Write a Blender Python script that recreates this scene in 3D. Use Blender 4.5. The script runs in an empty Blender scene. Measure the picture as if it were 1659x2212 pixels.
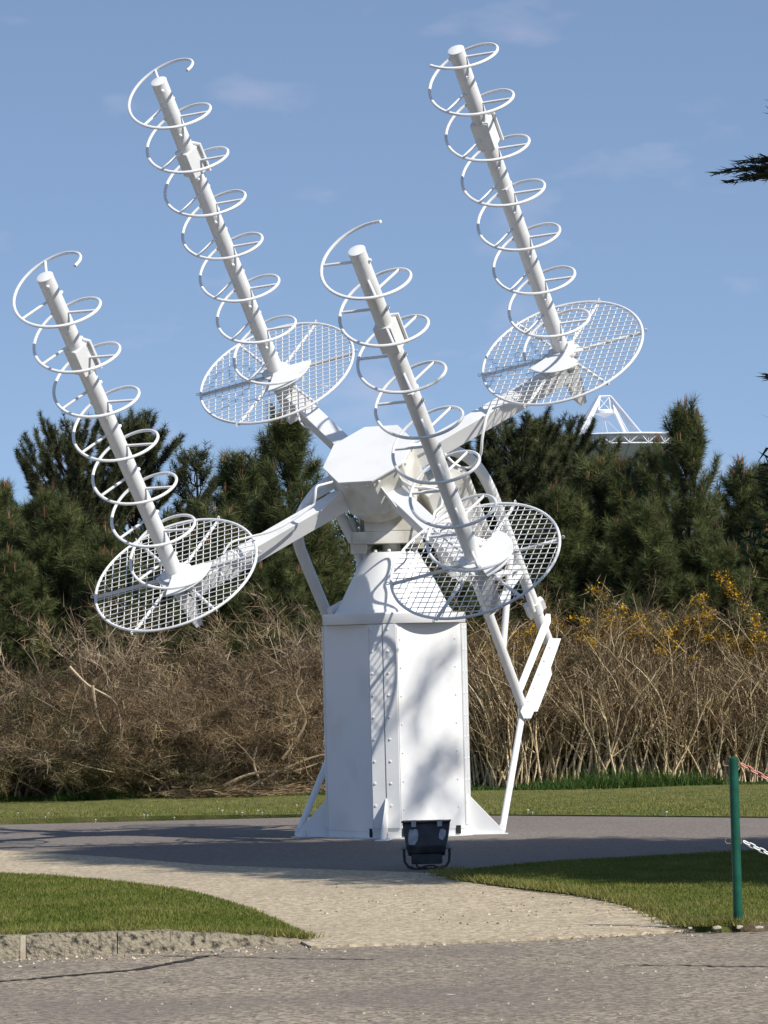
import bpy, bmesh, math, random
import numpy as np
from mathutils import Vector, Matrix, noise as mnoise
from mathutils.geometry import tessellate_polygon
R = math.radians
scene = bpy.context.scene
COL = scene.collection

# ------------------------------------------------------------------ camera
EYE = 1.6
FPX, CXP, CYP, HORIZ, ROLL = 8600.0, 829.5, 1106.0, 1421.0, R(1.4)
PITCH = math.atan((HORIZ - CYP) / FPX)
cd = bpy.data.cameras.new('camera'); cam = bpy.data.objects.new('camera', cd); COL.objects.link(cam)
cd.sensor_fit = 'HORIZONTAL'; cd.sensor_width = 36.0; cd.lens = 36.0 * FPX / 1659.0
cd.clip_start = 0.5; cd.clip_end = 6000
cam.matrix_world = Matrix.Translation((0, 0, EYE)) @ Matrix.Rotation(math.pi/2 + PITCH, 4, 'X') @ Matrix.Rotation(-ROLL, 4, 'Z')
scene.camera = cam

# ------------------------------------------------------------------ sky and sun
SUN_AZ, SUN_EL = 39.0, 43.0           # degrees from +X towards the photographer's side, elevation
S = Vector((math.cos(R(SUN_EL))*math.cos(R(SUN_AZ)), -math.cos(R(SUN_EL))*math.sin(R(SUN_AZ)), math.sin(R(SUN_EL))))
w = bpy.data.worlds.new('World'); scene.world = w; w.use_nodes = True
nt = w.node_tree; nt.nodes.clear()
out = nt.nodes.new('ShaderNodeOutputWorld'); bg = nt.nodes.new('ShaderNodeBackground')
sky = nt.nodes.new('ShaderNodeTexSky'); sky.sky_type = 'NISHITA'; sky.sun_disc = False
sky.sun_elevation = R(SUN_EL); sky.sun_rotation = math.atan2(S.x, S.y)
sky.altitude = 0; sky.air_density = 1.0; sky.dust_density = 0.35; sky.ozone_density = 2.2
bg.inputs['Strength'].default_value = 0.13
tc = nt.nodes.new('ShaderNodeTexCoord')
sep = nt.nodes.new('ShaderNodeSeparateXYZ'); comb = nt.nodes.new('ShaderNodeCombineXYZ')
nt.links.new(tc.outputs['Generated'], sep.inputs[0])
mz = nt.nodes.new('ShaderNodeMath'); mz.operation = 'MULTIPLY_ADD'; mz.inputs[1].default_value = 1.5; mz.inputs[2].default_value = 0.20
nt.links.new(sep.outputs['Z'], mz.inputs[0])
nt.links.new(sep.outputs['X'], comb.inputs[0]); nt.links.new(sep.outputs['Y'], comb.inputs[1]); nt.links.new(mz.outputs[0], comb.inputs[2])
nrm = nt.nodes.new('ShaderNodeVectorMath'); nrm.operation = 'NORMALIZE'
nt.links.new(comb.outputs[0], nrm.inputs[0]); nt.links.new(nrm.outputs[0], sky.inputs[0])
# sparse thin cloud puffs all over the sky
mp = nt.nodes.new('ShaderNodeMapping'); mp.inputs['Scale'].default_value = (26, 26, 60); mp.inputs['Location'].default_value = (3.46, 0.4, 7.1)
cn = nt.nodes.new('ShaderNodeTexNoise'); cn.inputs['Scale'].default_value = 1.0; cn.inputs['Detail'].default_value = 4
cr = nt.nodes.new('ShaderNodeValToRGB'); cr.color_ramp.elements[0].position = 0.60; cr.color_ramp.elements[1].position = 0.80
cr.color_ramp.elements[0].color = (0, 0, 0, 1); cr.color_ramp.elements[1].color = (0.17, 0.17, 0.17, 1)
nt.links.new(tc.outputs['Generated'], mp.inputs[0]); nt.links.new(mp.outputs[0], cn.inputs['Vector']); nt.links.new(cn.outputs[0], cr.inputs[0])
cm = nt.nodes.new('ShaderNodeMixRGB'); cm.inputs[2].default_value = (6.4, 5.6, 6.2, 1)
nt.links.new(cr.outputs[0], cm.inputs[0]); hs = nt.nodes.new('ShaderNodeHueSaturation'); hs.inputs['Saturation'].default_value = 0.93; nt.links.new(sky.outputs[0], hs.inputs['Color']); nt.links.new(hs.outputs[0], cm.inputs[1]); nt.links.new(cm.outputs[0], bg.inputs[0])
nt.links.new(bg.outputs[0], out.inputs[0])
sd = bpy.data.lights.new('sun', 'SUN'); sd.energy = 4.6; sd.angle = R(0.53); sd.color = (1.0, 0.95, 0.87)
so = bpy.data.objects.new('sun', sd); COL.objects.link(so); so.location = S*60; so.rotation_euler = (-S).to_track_quat('-Z', 'Y').to_euler()
vs = scene.view_settings; vs.view_transform = 'Standard'; vs.look = 'None'; vs.gamma = 1.0; vs.exposure = 0.26; vs.use_curve_mapping = False
scene.render.engine = 'CYCLES'; scene.cycles.max_bounces = 6

# ------------------------------------------------------------------ survey helpers: turn sight lines into places
_c, _s = math.cos(ROLL), math.sin(ROLL)
FW = Vector((0, math.cos(PITCH), math.sin(PITCH))); UP = Vector((0, -math.sin(PITCH), math.cos(PITCH)))
def ray(px, py):
    uu, vv = px - CXP, CYP - py
    u, v = _c*uu + _s*vv, -_s*uu + _c*vv
    return FW + Vector((1, 0, 0))*(u/FPX) + UP*(v/FPX)
def at(px, py, Y):
    d = ray(px, py); return Vector((0, 0, EYE)) + d*(Y/d.y)
def gr(px, py, z=0.0):
    d = ray(px, py); return Vector((0, 0, EYE)) + d*((z-EYE)/d.z)

# ------------------------------------------------------------------ materials
MATS = {}
def newmat(name):
    m = bpy.data.materials.new(name); m.use_nodes = True; MATS[name] = m
    return m, m.node_tree, m.node_tree.nodes['Principled BSDF']
def rgb(c): return (c[0], c[1], c[2], 1)
def nmat(name, c1, c2, scale=5, detail=5, rough=.8, bump=0, bscale=None, dist=.02, lo=.35, hi=.65, spec=.3, metal=0):
    m, t, b = newmat(name)
    tcn = t.nodes.new('ShaderNodeTexCoord')
    n = t.nodes.new('ShaderNodeTexNoise'); n.inputs['Scale'].default_value = scale; n.inputs['Detail'].default_value = detail
    r = t.nodes.new('ShaderNodeValToRGB'); r.color_ramp.elements[0].position = lo; r.color_ramp.elements[1].position = hi
    r.color_ramp.elements[0].color = rgb(c1); r.color_ramp.elements[1].color = rgb(c2)
    t.links.new(tcn.outputs['Object'], n.inputs['Vector']); t.links.new(n.outputs[0], r.inputs[0]); t.links.new(r.outputs[0], b.inputs['Base Color'])
    b.inputs['Roughness'].default_value = rough; b.inputs['Specular IOR Level'].default_value = spec; b.inputs['Metallic'].default_value = metal
    if bump:
        n2 = t.nodes.new('ShaderNodeTexNoise'); n2.inputs['Scale'].default_value = bscale or scale*4; n2.inputs['Detail'].default_value = 3
        bp = t.nodes.new('ShaderNodeBump'); bp.inputs['Strength'].default_value = bump; bp.inputs['Distance'].default_value = dist
        t.links.new(tcn.outputs['Object'], n2.inputs['Vector']); t.links.new(n2.outputs[0], bp.inputs['Height']); t.links.new(bp.outputs[0], b.inputs['Normal'])
    return m
def ground_mat(name, base, dark, light, grain=60, patch=.35, stain=(.5, .5, .5), stain_amt=.25, bump=.5, dist=.012, rough=.9, chips=None):
    """rolled aggregate: fine stone grain (cells), mid mottling and broad worn patches"""
    m, t, b = newmat(name); L = t.links.new
    tcn = t.nodes.new('ShaderNodeTexCoord')
    v = t.nodes.new('ShaderNodeTexVoronoi'); v.inputs['Scale'].default_value = grain
    n = t.nodes.new('ShaderNodeTexNoise'); n.inputs['Scale'].default_value = grain*.45; n.inputs['Detail'].default_value = 4
    p = t.nodes.new('ShaderNodeTexNoise'); p.inputs['Scale'].default_value = patch; p.inputs['Detail'].default_value = 6
    for k in (v, n, p): L(tcn.outputs['Object'], k.inputs['Vector'])
    sepc = t.nodes.new('ShaderNodeSeparateColor'); L(v.outputs['Color'], sepc.inputs[0])
    r = t.nodes.new('ShaderNodeValToRGB'); r.color_ramp.elements[0].position = .05; r.color_ramp.elements[1].position = .95
    r.color_ramp.elements[0].color = rgb(dark); r.color_ramp.elements[1].color = rgb(light)
    e = r.color_ramp.elements.new(.5); e.color = rgb(base)
    add = t.nodes.new('ShaderNodeMixRGB'); add.inputs[0].default_value = .45
    L(sepc.outputs[0], add.inputs[1]); L(n.outputs[0], add.inputs[2]); L(add.outputs[0], r.inputs[0])
    pr = t.nodes.new('ShaderNodeValToRGB'); pr.color_ramp.elements[0].position = .4; pr.color_ramp.elements[1].position = .62
    pr.color_ramp.elements[0].color = (0, 0, 0, 1); pr.color_ramp.elements[1].color = (stain_amt,)*3 + (1,)
    L(p.outputs[0], pr.inputs[0])
    mx = t.nodes.new('ShaderNodeMixRGB'); mx.inputs[2].default_value = rgb(stain)
    L(pr.outputs[0], mx.inputs[0]); L(r.outputs[0], mx.inputs[1])
    last = mx
    if chips:
        cv = t.nodes.new('ShaderNodeTexNoise'); cv.inputs['Scale'].default_value = 9; cv.inputs['Detail'].default_value = 1
        L(tcn.outputs['Object'], cv.inputs['Vector'])
        c2 = t.nodes.new('ShaderNodeValToRGB'); c2.color_ramp.elements[0].position = .755; c2.color_ramp.elements[1].position = .79
        L(cv.outputs[0], c2.inputs[0])
        m2 = t.nodes.new('ShaderNodeMixRGB'); m2.inputs[2].default_value = rgb(chips); L(c2.outputs[0], m2.inputs[0]); L(mx.outputs[0], m2.inputs[1]); last = m2
    L(last.outputs[0], b.inputs['Base Color'])
    bp = t.nodes.new('ShaderNodeBump'); bp.inputs['Strength'].default_value = bump; bp.inputs['Distance'].default_value = dist
    L(v.outputs['Distance'], bp.inputs['Height']); L(bp.outputs[0], b.inputs['Normal'])
    b.inputs['Roughness'].default_value = rough; b.inputs['Specular IOR Level'].default_value = .2
    return m
def tint_mat(name, cols, trans=.25, rough=.7):
    """plant matter: colour varies piece by piece with the 'tint' attribute"""
    m, t, b = newmat(name); L = t.links.new
    a = t.nodes.new('ShaderNodeAttribute'); a.attribute_name = 'tint'
    r = t.nodes.new('ShaderNodeValToRGB')
    r.color_ramp.elements[0].color = rgb(cols[0]); r.color_ramp.elements[1].color = rgb(cols[-1])
    for i, c in enumerate(cols[1:-1]):
        e = r.color_ramp.elements.new((i+1)/(len(cols)-1)); e.color = rgb(c)
    L(a.outputs['Fac'], r.inputs[0]); L(r.outputs[0], b.inputs['Base Color']); b.inputs['Roughness'].default_value = rough
    b.inputs['Specular IOR Level'].default_value = .25
    if trans:
        tr = t.nodes.new('ShaderNodeBsdfTranslucent'); L(r.outputs[0], tr.inputs[0])
        mx = t.nodes.new('ShaderNodeMixShader'); mx.inputs[0].default_value = trans
        L(b.outputs[0], mx.inputs[1]); L(tr.outputs[0], mx.inputs[2]); L(mx.outputs[0], t.nodes['Material Output'].inputs[0])
    return m
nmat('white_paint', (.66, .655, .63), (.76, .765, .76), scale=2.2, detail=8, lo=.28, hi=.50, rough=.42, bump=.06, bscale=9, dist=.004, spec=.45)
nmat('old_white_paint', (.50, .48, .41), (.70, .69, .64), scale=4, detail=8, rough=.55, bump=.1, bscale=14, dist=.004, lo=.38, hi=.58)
nmat('grime_and_shade', (.10, .09, .06), (.42, .40, .33), scale=9, detail=6, rough=.8, lo=.4, hi=.6)
nmat('bare_metal', (.45, .47, .5), (.6, .6, .62), scale=8, rough=.45, metal=.4)
nmat('dark_slot', (.012, .012, .012), (.02, .02, .02), rough=.9)
nmat('flood_paint', (.02, .022, .025), (.05, .053, .06), scale=11, rough=.5, bump=.1, dist=.004)
nmat('flood_bare', (.25, .27, .30), (.36, .38, .42), scale=20, rough=.6)
nmat('flood_glass', (.1, .11, .12), (.14, .15, .16), rough=.12, spec=.6)
nmat('green_paint', (.005, .06, .036), (.009, .09, .055), scale=14, rough=.4, bump=.05, dist=.003)
nmat('chain_white', (.72, .70, .68), (.8, .8, .8), rough=.4)
nmat('chain_red', (.55, .20, .14), (.62, .33, .27), rough=.45)
nmat('hook_wire', (.22, .17, .10), (.35, .28, .18), rough=.6, metal=.3)
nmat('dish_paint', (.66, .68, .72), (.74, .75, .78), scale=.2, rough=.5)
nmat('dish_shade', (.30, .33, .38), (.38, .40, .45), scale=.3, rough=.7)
nmat('bark', (.045, .032, .022), (.13, .095, .065), scale=9, detail=6, rough=.95, bump=.6, bscale=30, dist=.02)
nmat('boulder_rock', (.30, .27, .22), (.45, .42, .36), scale=6, rough=.9, bump=.5, dist=.03)
nmat('daisy_white', (.75, .75, .73), (.82, .82, .8), rough=.6)
nmat('pebble', (.22, .19, .14), (.5, .46, .38), scale=14, rough=.85)
nmat('litter_leaf', (.07, .045, .025), (.18, .12, .06), scale=20, rough=.85)
nmat('kerb_concrete', (.03, .028, .024), (.26, .225, .16), scale=30, detail=7, rough=.95, bump=.9, bscale=45, dist=.025, lo=.32, hi=.52)
nmat('kerb_mortar', (.30, .25, .18), (.40, .35, .26), scale=10, rough=.95, bump=.3, dist=.01)
nmat('tar', (.018, .017, .016), (.04, .036, .032), scale=20, rough=.9)
nmat('soil', (.06, .045, .026), (.17, .13, .075), scale=9, rough=.95, bump=.6, dist=.03)
nmat('terrain_soil', (.025, .035, .012), (.06, .065, .025), scale=.8, rough=.95)
nmat('turf', (.08, .095, .02), (.16, .15, .05), scale=4, detail=8, rough=.95, bump=.6, bscale=60, dist=.02)
ground_mat('road_asphalt', (.235, .195, .148), (.06, .053, .048), (.50, .42, .31), grain=42, patch=.5, stain=(.15, .13, .11), stain_amt=.6, bump=.22, dist=.006, chips=(.5, .47, .42))
ground_mat('pad_asphalt', (.172, .146, .126), (.085, .073, .064), (.285, .245, .21), grain=60, patch=.3, stain=(.21, .19, .17), stain_amt=.4, bump=.4, dist=.008)
ground_mat('path_aggregate', (.42, .345, .235), (.14, .112, .075), (.68, .58, .43), grain=42, patch=.45, stain=(.30, .26, .19), stain_amt=.35, bump=.3, dist=.006)
tint_mat('pine_needles', [(.036, .050, .018), (.088, .108, .036), (.17, .185, .066)], trans=.22)
tint_mat('old_pine_needles', [(.026, .034, .016), (.064, .074, .028), (.125, .128, .05)], trans=.18)
tint_mat('pine_candle', [(.13, .06, .035), (.25, .125, .065)], trans=0)
tint_mat('cypress_leaf', [(.012, .022, .010), (.03, .045, .018)], trans=.1)
tint_mat('lawn_blade', [(.075, .115, .014), (.15, .175, .03), (.28, .25, .085)], trans=.3)
tint_mat('weed_blade', [(.025, .065, .012), (.06, .12, .02), (.13, .16, .05)], trans=.3)
tint_mat('dry_stem', [(.20, .14, .075), (.50, .385, .215), (.74, .61, .385)], trans=0)
tint_mat('dry_twig', [(.07, .045, .022), (.23, .16, .083), (.46, .345, .195)], trans=.1)
tint_mat('grey_twig', [(.075, .052, .030), (.29, .215, .135), (.60, .485, .33)], trans=.1)
tint_mat('gorse_green', [(.03, .035, .012), (.07, .07, .025)], trans=.15)
tint_mat('gorse_flower', [(.52, .29, .006), (.68, .43, .012)], trans=.2)

# ------------------------------------------------------------------ mesh helpers
class MB:
    def __init__(s): s.v = []; s.f = []
    def add(s, vs_, fs):
        o = len(s.v); s.v += [tuple(p) for p in vs_]; s.f += [tuple(i+o for i in q) for q in fs]; return s
    def box(s, c, ax, ay, az):
        c = Vector(c); ax, ay, az = Vector(ax), Vector(ay), Vector(az)
        if ax.cross(ay).dot(az) < 0: ax = -ax
        vs_ = [c+ax*i+ay*j+az*k for k in (-1, 1) for j in (-1, 1) for i in (-1, 1)]
        return s.add(vs_, [(0, 2, 3, 1), (4, 5, 7, 6), (0, 1, 5, 4), (2, 6, 7, 3), (0, 4, 6, 2), (1, 3, 7, 5)])
    def prism(s, poly, off):
        off = Vector(off); n = len(poly); a = [Vector(p) for p in poly]
        nv = sum(((a[i]-a[0]).cross(a[(i+1) % n]-a[0]) for i in range(1, n-1)), Vector())
        if nv.dot(off) < 0: a.reverse()
        b = [p+off for p in a]
        return s.add(a+b, [tuple(range(n-1, -1, -1)), tuple(range(n, 2*n))] + [(i, (i+1) % n, n+(i+1) % n, n+i) for i in range(n)])
    def tube(s, pts, r, n=8, closed=False):
        pts = [Vector(p) for p in pts]; m = len(pts); rs = r if isinstance(r, (list, tuple)) else [r]*m
        t0 = (pts[1]-pts[0]).normalized(); u = t0.orthogonal().normalized(); vs_ = []
        for i, p in enumerate(pts):
            if closed: t = pts[(i+1) % m]-pts[i-1]
            else: t = pts[min(i+1, m-1)]-pts[max(i-1, 0)]
            t = t.normalized() if t.length > 1e-9 else t0
            u = (u - t*u.dot(t)); u = u.normalized() if u.length > 1e-6 else t.orthogonal().normalized(); q = t.cross(u)
            vs_ += [p + (u*math.cos(2*math.pi*k/n) + q*math.sin(2*math.pi*k/n))*rs[i] for k in range(n)]
        fs = []
        for i in range(m if closed else m-1):
            j = (i+1) % m
            fs += [(i*n+k, i*n+(k+1) % n, j*n+(k+1) % n, j*n+k) for k in range(n)]
        if not closed: fs += [tuple(range(n-1, -1, -1)), tuple(range((m-1)*n, m*n))]
        return s.add(vs_, fs)
    def lathe(s, c, prof, n=32, x=(1, 0, 0), y=(0, 1, 0), z=(0, 0, 1)):
        c, x, y, z = Vector(c), Vector(x), Vector(y), Vector(z); vs_ = []
        for (r_, h) in prof:
            vs_ += [c + z*h + (x*math.cos(2*math.pi*k/n)+y*math.sin(2*math.pi*k/n))*r_ for k in range(n)]
        m = len(prof)
        fs = [(i*n+k, i*n+(k+1) % n, (i+1)*n+(k+1) % n, (i+1)*n+k) for i in range(m-1) for k in range(n)]
        fs += [tuple(range(n-1, -1, -1)), tuple(range((m-1)*n, m*n))]
        return s.add(vs_, fs)
    def build(s, name, mat, parent=None, org=None, smooth=False, bevel=0, mats=None):
        o0 = Vector(org) if org is not None else Vector()
        me = bpy.data.meshes.new(name)
        me.from_pydata([(p[0]-o0.x, p[1]-o0.y, p[2]-o0.z) for p in s.v], [], s.f); me.update()
        me.materials.append(MATS[mat])
        if smooth:
            me.polygons.foreach_set('use_smooth', [True]*len(me.polygons)); 
            try: me.set_sharp_from_angle(angle=R(40))
            except Exception: pass
        o = bpy.data.objects.new(name, me); COL.objects.link(o)
        if bevel:
            bm_ = o.modifiers.new('bevel', 'BEVEL'); bm_.width = bevel; bm_.segments = 2; bm_.limit_method = 'ANGLE'
        if parent: o.parent = parent
        return o
def tag(o, label=None, cat=None, group=None, kind=None):
    if label: o['label'] = label
    if cat: o['category'] = cat
    if group: o['group'] = group
    if kind: o['kind'] = kind
    return o
def empty(name, loc, label=None, cat=None, group=None, rz=0, sc=1):
    o = bpy.data.objects.new(name, None); COL.objects.link(o); o.location = loc; o.rotation_euler = (0, 0, rz); o.scale = (sc,)*3
    o.empty_display_size = .2
    return tag(o, label, cat, group)
def tris(name, V, tint, mat, parent=None):
    """V: (n,3,3) loose triangles, tint: (n,) -> mesh object"""
    n = len(V); me = bpy.data.meshes.new(name)
    me.vertices.add(n*3); me.vertices.foreach_set('co', np.asarray(V, dtype=np.float32).ravel())
    me.loops.add(n*3); me.loops.foreach_set('vertex_index', np.arange(n*3, dtype=np.int32))
    me.polygons.add(n); me.polygons.foreach_set('loop_start', np.arange(0, n*3, 3, dtype=np.int32))
    me.update(calc_edges=True)
    at_ = me.attributes.new('tint', 'FLOAT', 'POINT'); at_.data.foreach_set('value', np.repeat(np.asarray(tint, dtype=np.float32), 3))
    me.materials.append(MATS[mat])
    o = bpy.data.objects.new(name, me); COL.objects.link(o)
    if parent: o.parent = parent
    return o
def tinted(o, vals):
    at_ = o.data.attributes.new('tint', 'FLOAT', 'POINT'); at_.data.foreach_set('value', np.asarray(vals, dtype=np.float32)); return o
def unit(a): return a/np.maximum(np.linalg.norm(a, axis=-1, keepdims=True), 1e-9)

# ================================================================== THE SETTING
def sheet(name, pts, mat, z=None, skirt=.3, kind='structure'):
    """flat paving sheet from an outline; sides go down so the edge is a real step"""
    P = [Vector((p.x, p.y, p.z if z is None else z)) for p in pts]
    if sum(P[i-1].x*P[i].y-P[i].x*P[i-1].y for i in range(len(P))) < 0: P.reverse()
    tr = tessellate_polygon([P]); n = len(P)
    low = [Vector((p.x, p.y, p.z-skirt)) for p in P]
    m = MB(); fs = []
    for a, b, c in tr:
        if (P[b]-P[a]).cross(P[c]-P[a]).z < 0: b, c = c, b
        fs.append((a, b, c))
    fs += [(i, n+i, n+(i+1) % n, (i+1) % n) for i in range(n)]
    m.add(P+low, fs)
    o = m.build(name, mat); tag(o, kind=kind); return o
def curve(pts, n=6):
    """Catmull-Rom through pixel points"""
    o = []
    for i in range(len(pts)-1):
        p0, p1, p2, p3 = pts[max(i-1, 0)], pts[i], pts[i+1], pts[min(i+2, len(pts)-1)]
        for k in range(n):
            t = k/n
            o.append(tuple(.5*((2*p1[j]) + (-p0[j]+p2[j])*t + (2*p0[j]-5*p1[j]+4*p2[j]-p3[j])*t*t + (-p0[j]+3*p1[j]-3*p2[j]+p3[j])*t**3) for j in range(2)))
    return o + [tuple(pts[-1])]

terr = MB()
terr.add([(-2500, -300, -.2), (2500, -300, -.2), (2500, 5200, -.2), (-2500, 5200, -.2)], [(0, 1, 2, 3)])
tag(terr.build('terrain', 'terrain_soil'), kind='structure')
# road in the foreground
sheet('road', [Vector((-40, -6, 0)), Vector((40, -6, 0)), Vector((40, 24.6, 0)), Vector((12, 24.9, 0)), Vector((-12, 26.3, 0)), Vector((-40, 27.0, 0))], 'road_asphalt', z=0, skirt=.15)
# asphalt pad round the antenna
sheet('antenna_pad', [Vector((-30, 24.8, 0)), Vector((30, 24.6, 0)), Vector((30, 40.4, 0)), Vector((-30, 40.4, 0))], 'pad_asphalt', z=.006, skirt=.1)
PATH_FRONT = curve([(672, 2040), (830, 2034), (1000, 2029), (1180, 2021), (1410, 2009), (1530, 2001)])
PATH_BACK = [(1560, 1962), (1400, 1925), (1200, 1896), (965, 1884), (830, 1879), (640, 1873), (450, 1866), (250, 1849), (0, 1834), (-260, 1822), (-600, 1815)]
PATH_LEFT = [(-600, 1880), (-260, 1888), (0, 1900), (300, 1925), (560, 1985)]
pts = [gr(*q, z=.024) for q in PATH_FRONT] + [gr(*q, z=.024) for q in PATH_BACK] + [gr(*q, z=.024) for q in PATH_LEFT]
sheet('path', pts, 'path_aggregate', z=.014, skirt=.1)

# lawns: gently raised turf bodies
def lz_left(x, y=0):  return .03 + .10*min(1, max(0, (TIPX - x)/1.1))
TIPX = gr(672, 2030, .03).x
LAWN_L_FRONT = curve([(-500, 2034), (-200, 2026), (0, 2018), (250, 2014), (395, 2006), (520, 2012), (672, 2026)])
KF = [gr(*q, z=0) for q in curve([(-520, 2098), (-250, 2084), (0, 2073), (200, 2066), (370, 2057), (500, 2047), (600, 2042), (690, 2038)], 4)]
LAWN_L_BACK = curve([(664, 2016), (550, 1966), (420, 1927), (265, 1905), (150, 1894), (0, 1886), (-250, 1878), (-500, 1874)])
def lawn_pts(pix, zf):
    o = []
    for q in pix:
        p = gr(*q, z=.1)
        for _ in range(4): p = gr(*q, z=zf(p.x, p.y))
        o.append(p)
    return o
LFR = [Vector((p.x, p.y+.17, lz_left(p.x)-.006)) for p in KF if p.x < TIPX-.02]
lawnL = LFR + lawn_pts(LAWN_L_BACK, lz_left)
sheet('lawn_left', lawnL, 'turf', skirt=.14)
def lz_right(x, y=0): return .045
LAWN_R = curve([(965, 1889), (1130, 1912), (1245, 1925), (1370, 1950), (1470, 1988), (1520, 1996), (1580, 1996), (1659, 1982), (1900, 1968), (2300, 1955)]) + \
         curve([(2300, 1815), (1900, 1824), (1659, 1836), (1330, 1853), (1130, 1866), (965, 1884)])
lawnR = lawn_pts(LAWN_R, lz_right)
sheet('lawn_right', lawnR, 'turf', skirt=.1)
def lz_back(x, y=0): return .02
LAWN_B = curve([(-700, 1786), (-300, 1778), (0, 1769), (350, 1762), (650, 1759), (1045, 1759), (1330, 1761), (1659, 1764), (2300, 1770)]) 
lawnB = lawn_pts(LAWN_B, lz_back)
lawnB += [Vector((14, 49, .04)), Vector((-16, 49, .04))]
sheet('lawn_back', lawnB, 'turf', skirt=.1)
sheet('thicket_floor', [Vector((-40, 46.75, 0)), Vector((40, 46.45, 0)), Vector((40, 90, 0)), Vector((-40, 90, 0))], 'soil', z=.034, skirt=.2)

# dirt strip between the right lawn and the road
sheet('verge', [gr(*q, z=.015) for q in [(1470, 2000), (1530, 2004), (1600, 2008), (1700, 2003), (1900, 1992), (2300, 1978), (2300, 1950), (1900, 1962), (1659, 1976), (1560, 1990)]], 'soil', z=.03, skirt=.1)

# ------------------------------------------------------------------ grass
rng = np.random.default_rng(7)
def inpoly(x, y, P):
    r = np.zeros(len(x), bool); n = len(P)
    for i in range(n):
        x1, y1, x2, y2 = P[i][0], P[i][1], P[i-1][0], P[i-1][1]
        c = ((y1 > y) != (y2 > y)) & (x < (x2-x1)*(y-y1)/(y2-y1+1e-12)+x1); r ^= c
    return r
def blades(base, h, wd, lean, tint):
    n = len(base); a = rng.uniform(0, 2*np.pi, n); b = rng.uniform(0, 2*np.pi, n)
    side = np.stack([np.cos(a), np.sin(a), np.zeros(n)], 1)*(wd/2)[:, None]
    tip = base + np.stack([np.cos(b)*lean*h, np.sin(b)*lean*h, h], 1)
    return np.stack([base-side, base+side, tip], 1), tint
def patchy(x, y, sc, seed):
    return np.array([mnoise.noise((a*sc, b*sc, seed)) for a, b in zip(x, y)])
def grass(name, poly, zf, n, hr, wr, label, mat='lawn_blade', xlim=None, ylim=None, bias=0):
    P = [(p.x, p.y) for p in poly]; xs = [p[0] for p in P]; ys = [p[1] for p in P]
    x0, x1 = xlim or (min(xs), max(xs)); y0, y1 = ylim or (min(ys), max(ys))
    x = rng.uniform(x0, x1, n); y = rng.uniform(y0, y1, n); k = inpoly(x, y, P); x, y = x[k], y[k]
    nz = patchy(x, y, 1.7, 3.3)*.6 + patchy(x, y, 6, 8.1)*.5
    z = np.array([zf(a, b) for a, b in zip(x, y)])
    h = rng.uniform(*hr, len(x))*(1+.5*nz); wd = rng.uniform(*wr, len(x))
    V, t = blades(np.stack([x, y, z-.004], 1), h, wd, rng.uniform(.1, .9, len(x)), np.clip(.45+bias+.65*nz+rng.normal(0, .18, len(x)), 0, 1))
    return tag(tris(name, V, t, mat), label, 'grass', kind='stuff')
grass('grass', lawnL, lz_left, 210000, (.008, .026), (.005, .010), 'short green turf of the lawn behind the broken kerb', xlim=(-3.9, 0))
grass('grass', lawnR, lz_right, 210000, (.008, .026), (.005, .010), 'short green turf of the shaded lawn beside the green post', xlim=(.3, 4.2))
grass('grass', lawnB, lz_back, 150000, (.012, .035), (.008, .014), 'sunlit turf strip in front of the thicket', xlim=(-5.2, 5.2), bias=.16)
# rough weeds along the foot of the thicket
n = 26000
x = rng.uniform(-5.6, 5.6, n); y = 46.2 + .25*np.sin(x*2.1) - .06*x + np.abs(rng.normal(0, .42, n))
amp = np.clip(.55+1.1*patchy(x, y, 1.1, 5.5)+.25*(x > 0), .15, 1.5)
V, t = blades(np.stack([x, y, np.full(n, .035)], 1), rng.uniform(.05, .22, n)*amp*rng.uniform(.4, 1.1, n), rng.uniform(.008, .018, n), rng.uniform(.2, 1.0, n), np.clip(rng.normal(.4, .25, n), 0, 1))
tag(tris('rough_grass', V, t, 'weed_blade'), 'ragged dark green weeds along the foot of the thicket', 'weeds', kind='stuff')
# dry tufts along lawn lips
edge = [(p, .03) for p in LFR if -3.9 < p.x] + [(p, .02) for p in lawnR if .3 < p.x < 4.2 and p.y < 29]
bb = []
for p, s_ in edge:
    for _ in range(160): bb.append((p.x+rng.normal(0, .06), p.y+abs(rng.normal(0, .05)), p.z-.01))
bb = np.array(bb); n = len(bb)
V, t = blades(bb, rng.uniform(.02, .06, n), rng.uniform(.004, .009, n), rng.uniform(.3, 1.2, n), np.clip(rng.normal(.8, .2, n), 0, 1))
tag(tris('edge_grass', V, t, 'lawn_blade'), 'straw coloured grass fringe along the lawn edges', 'grass', kind='stuff')

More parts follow.
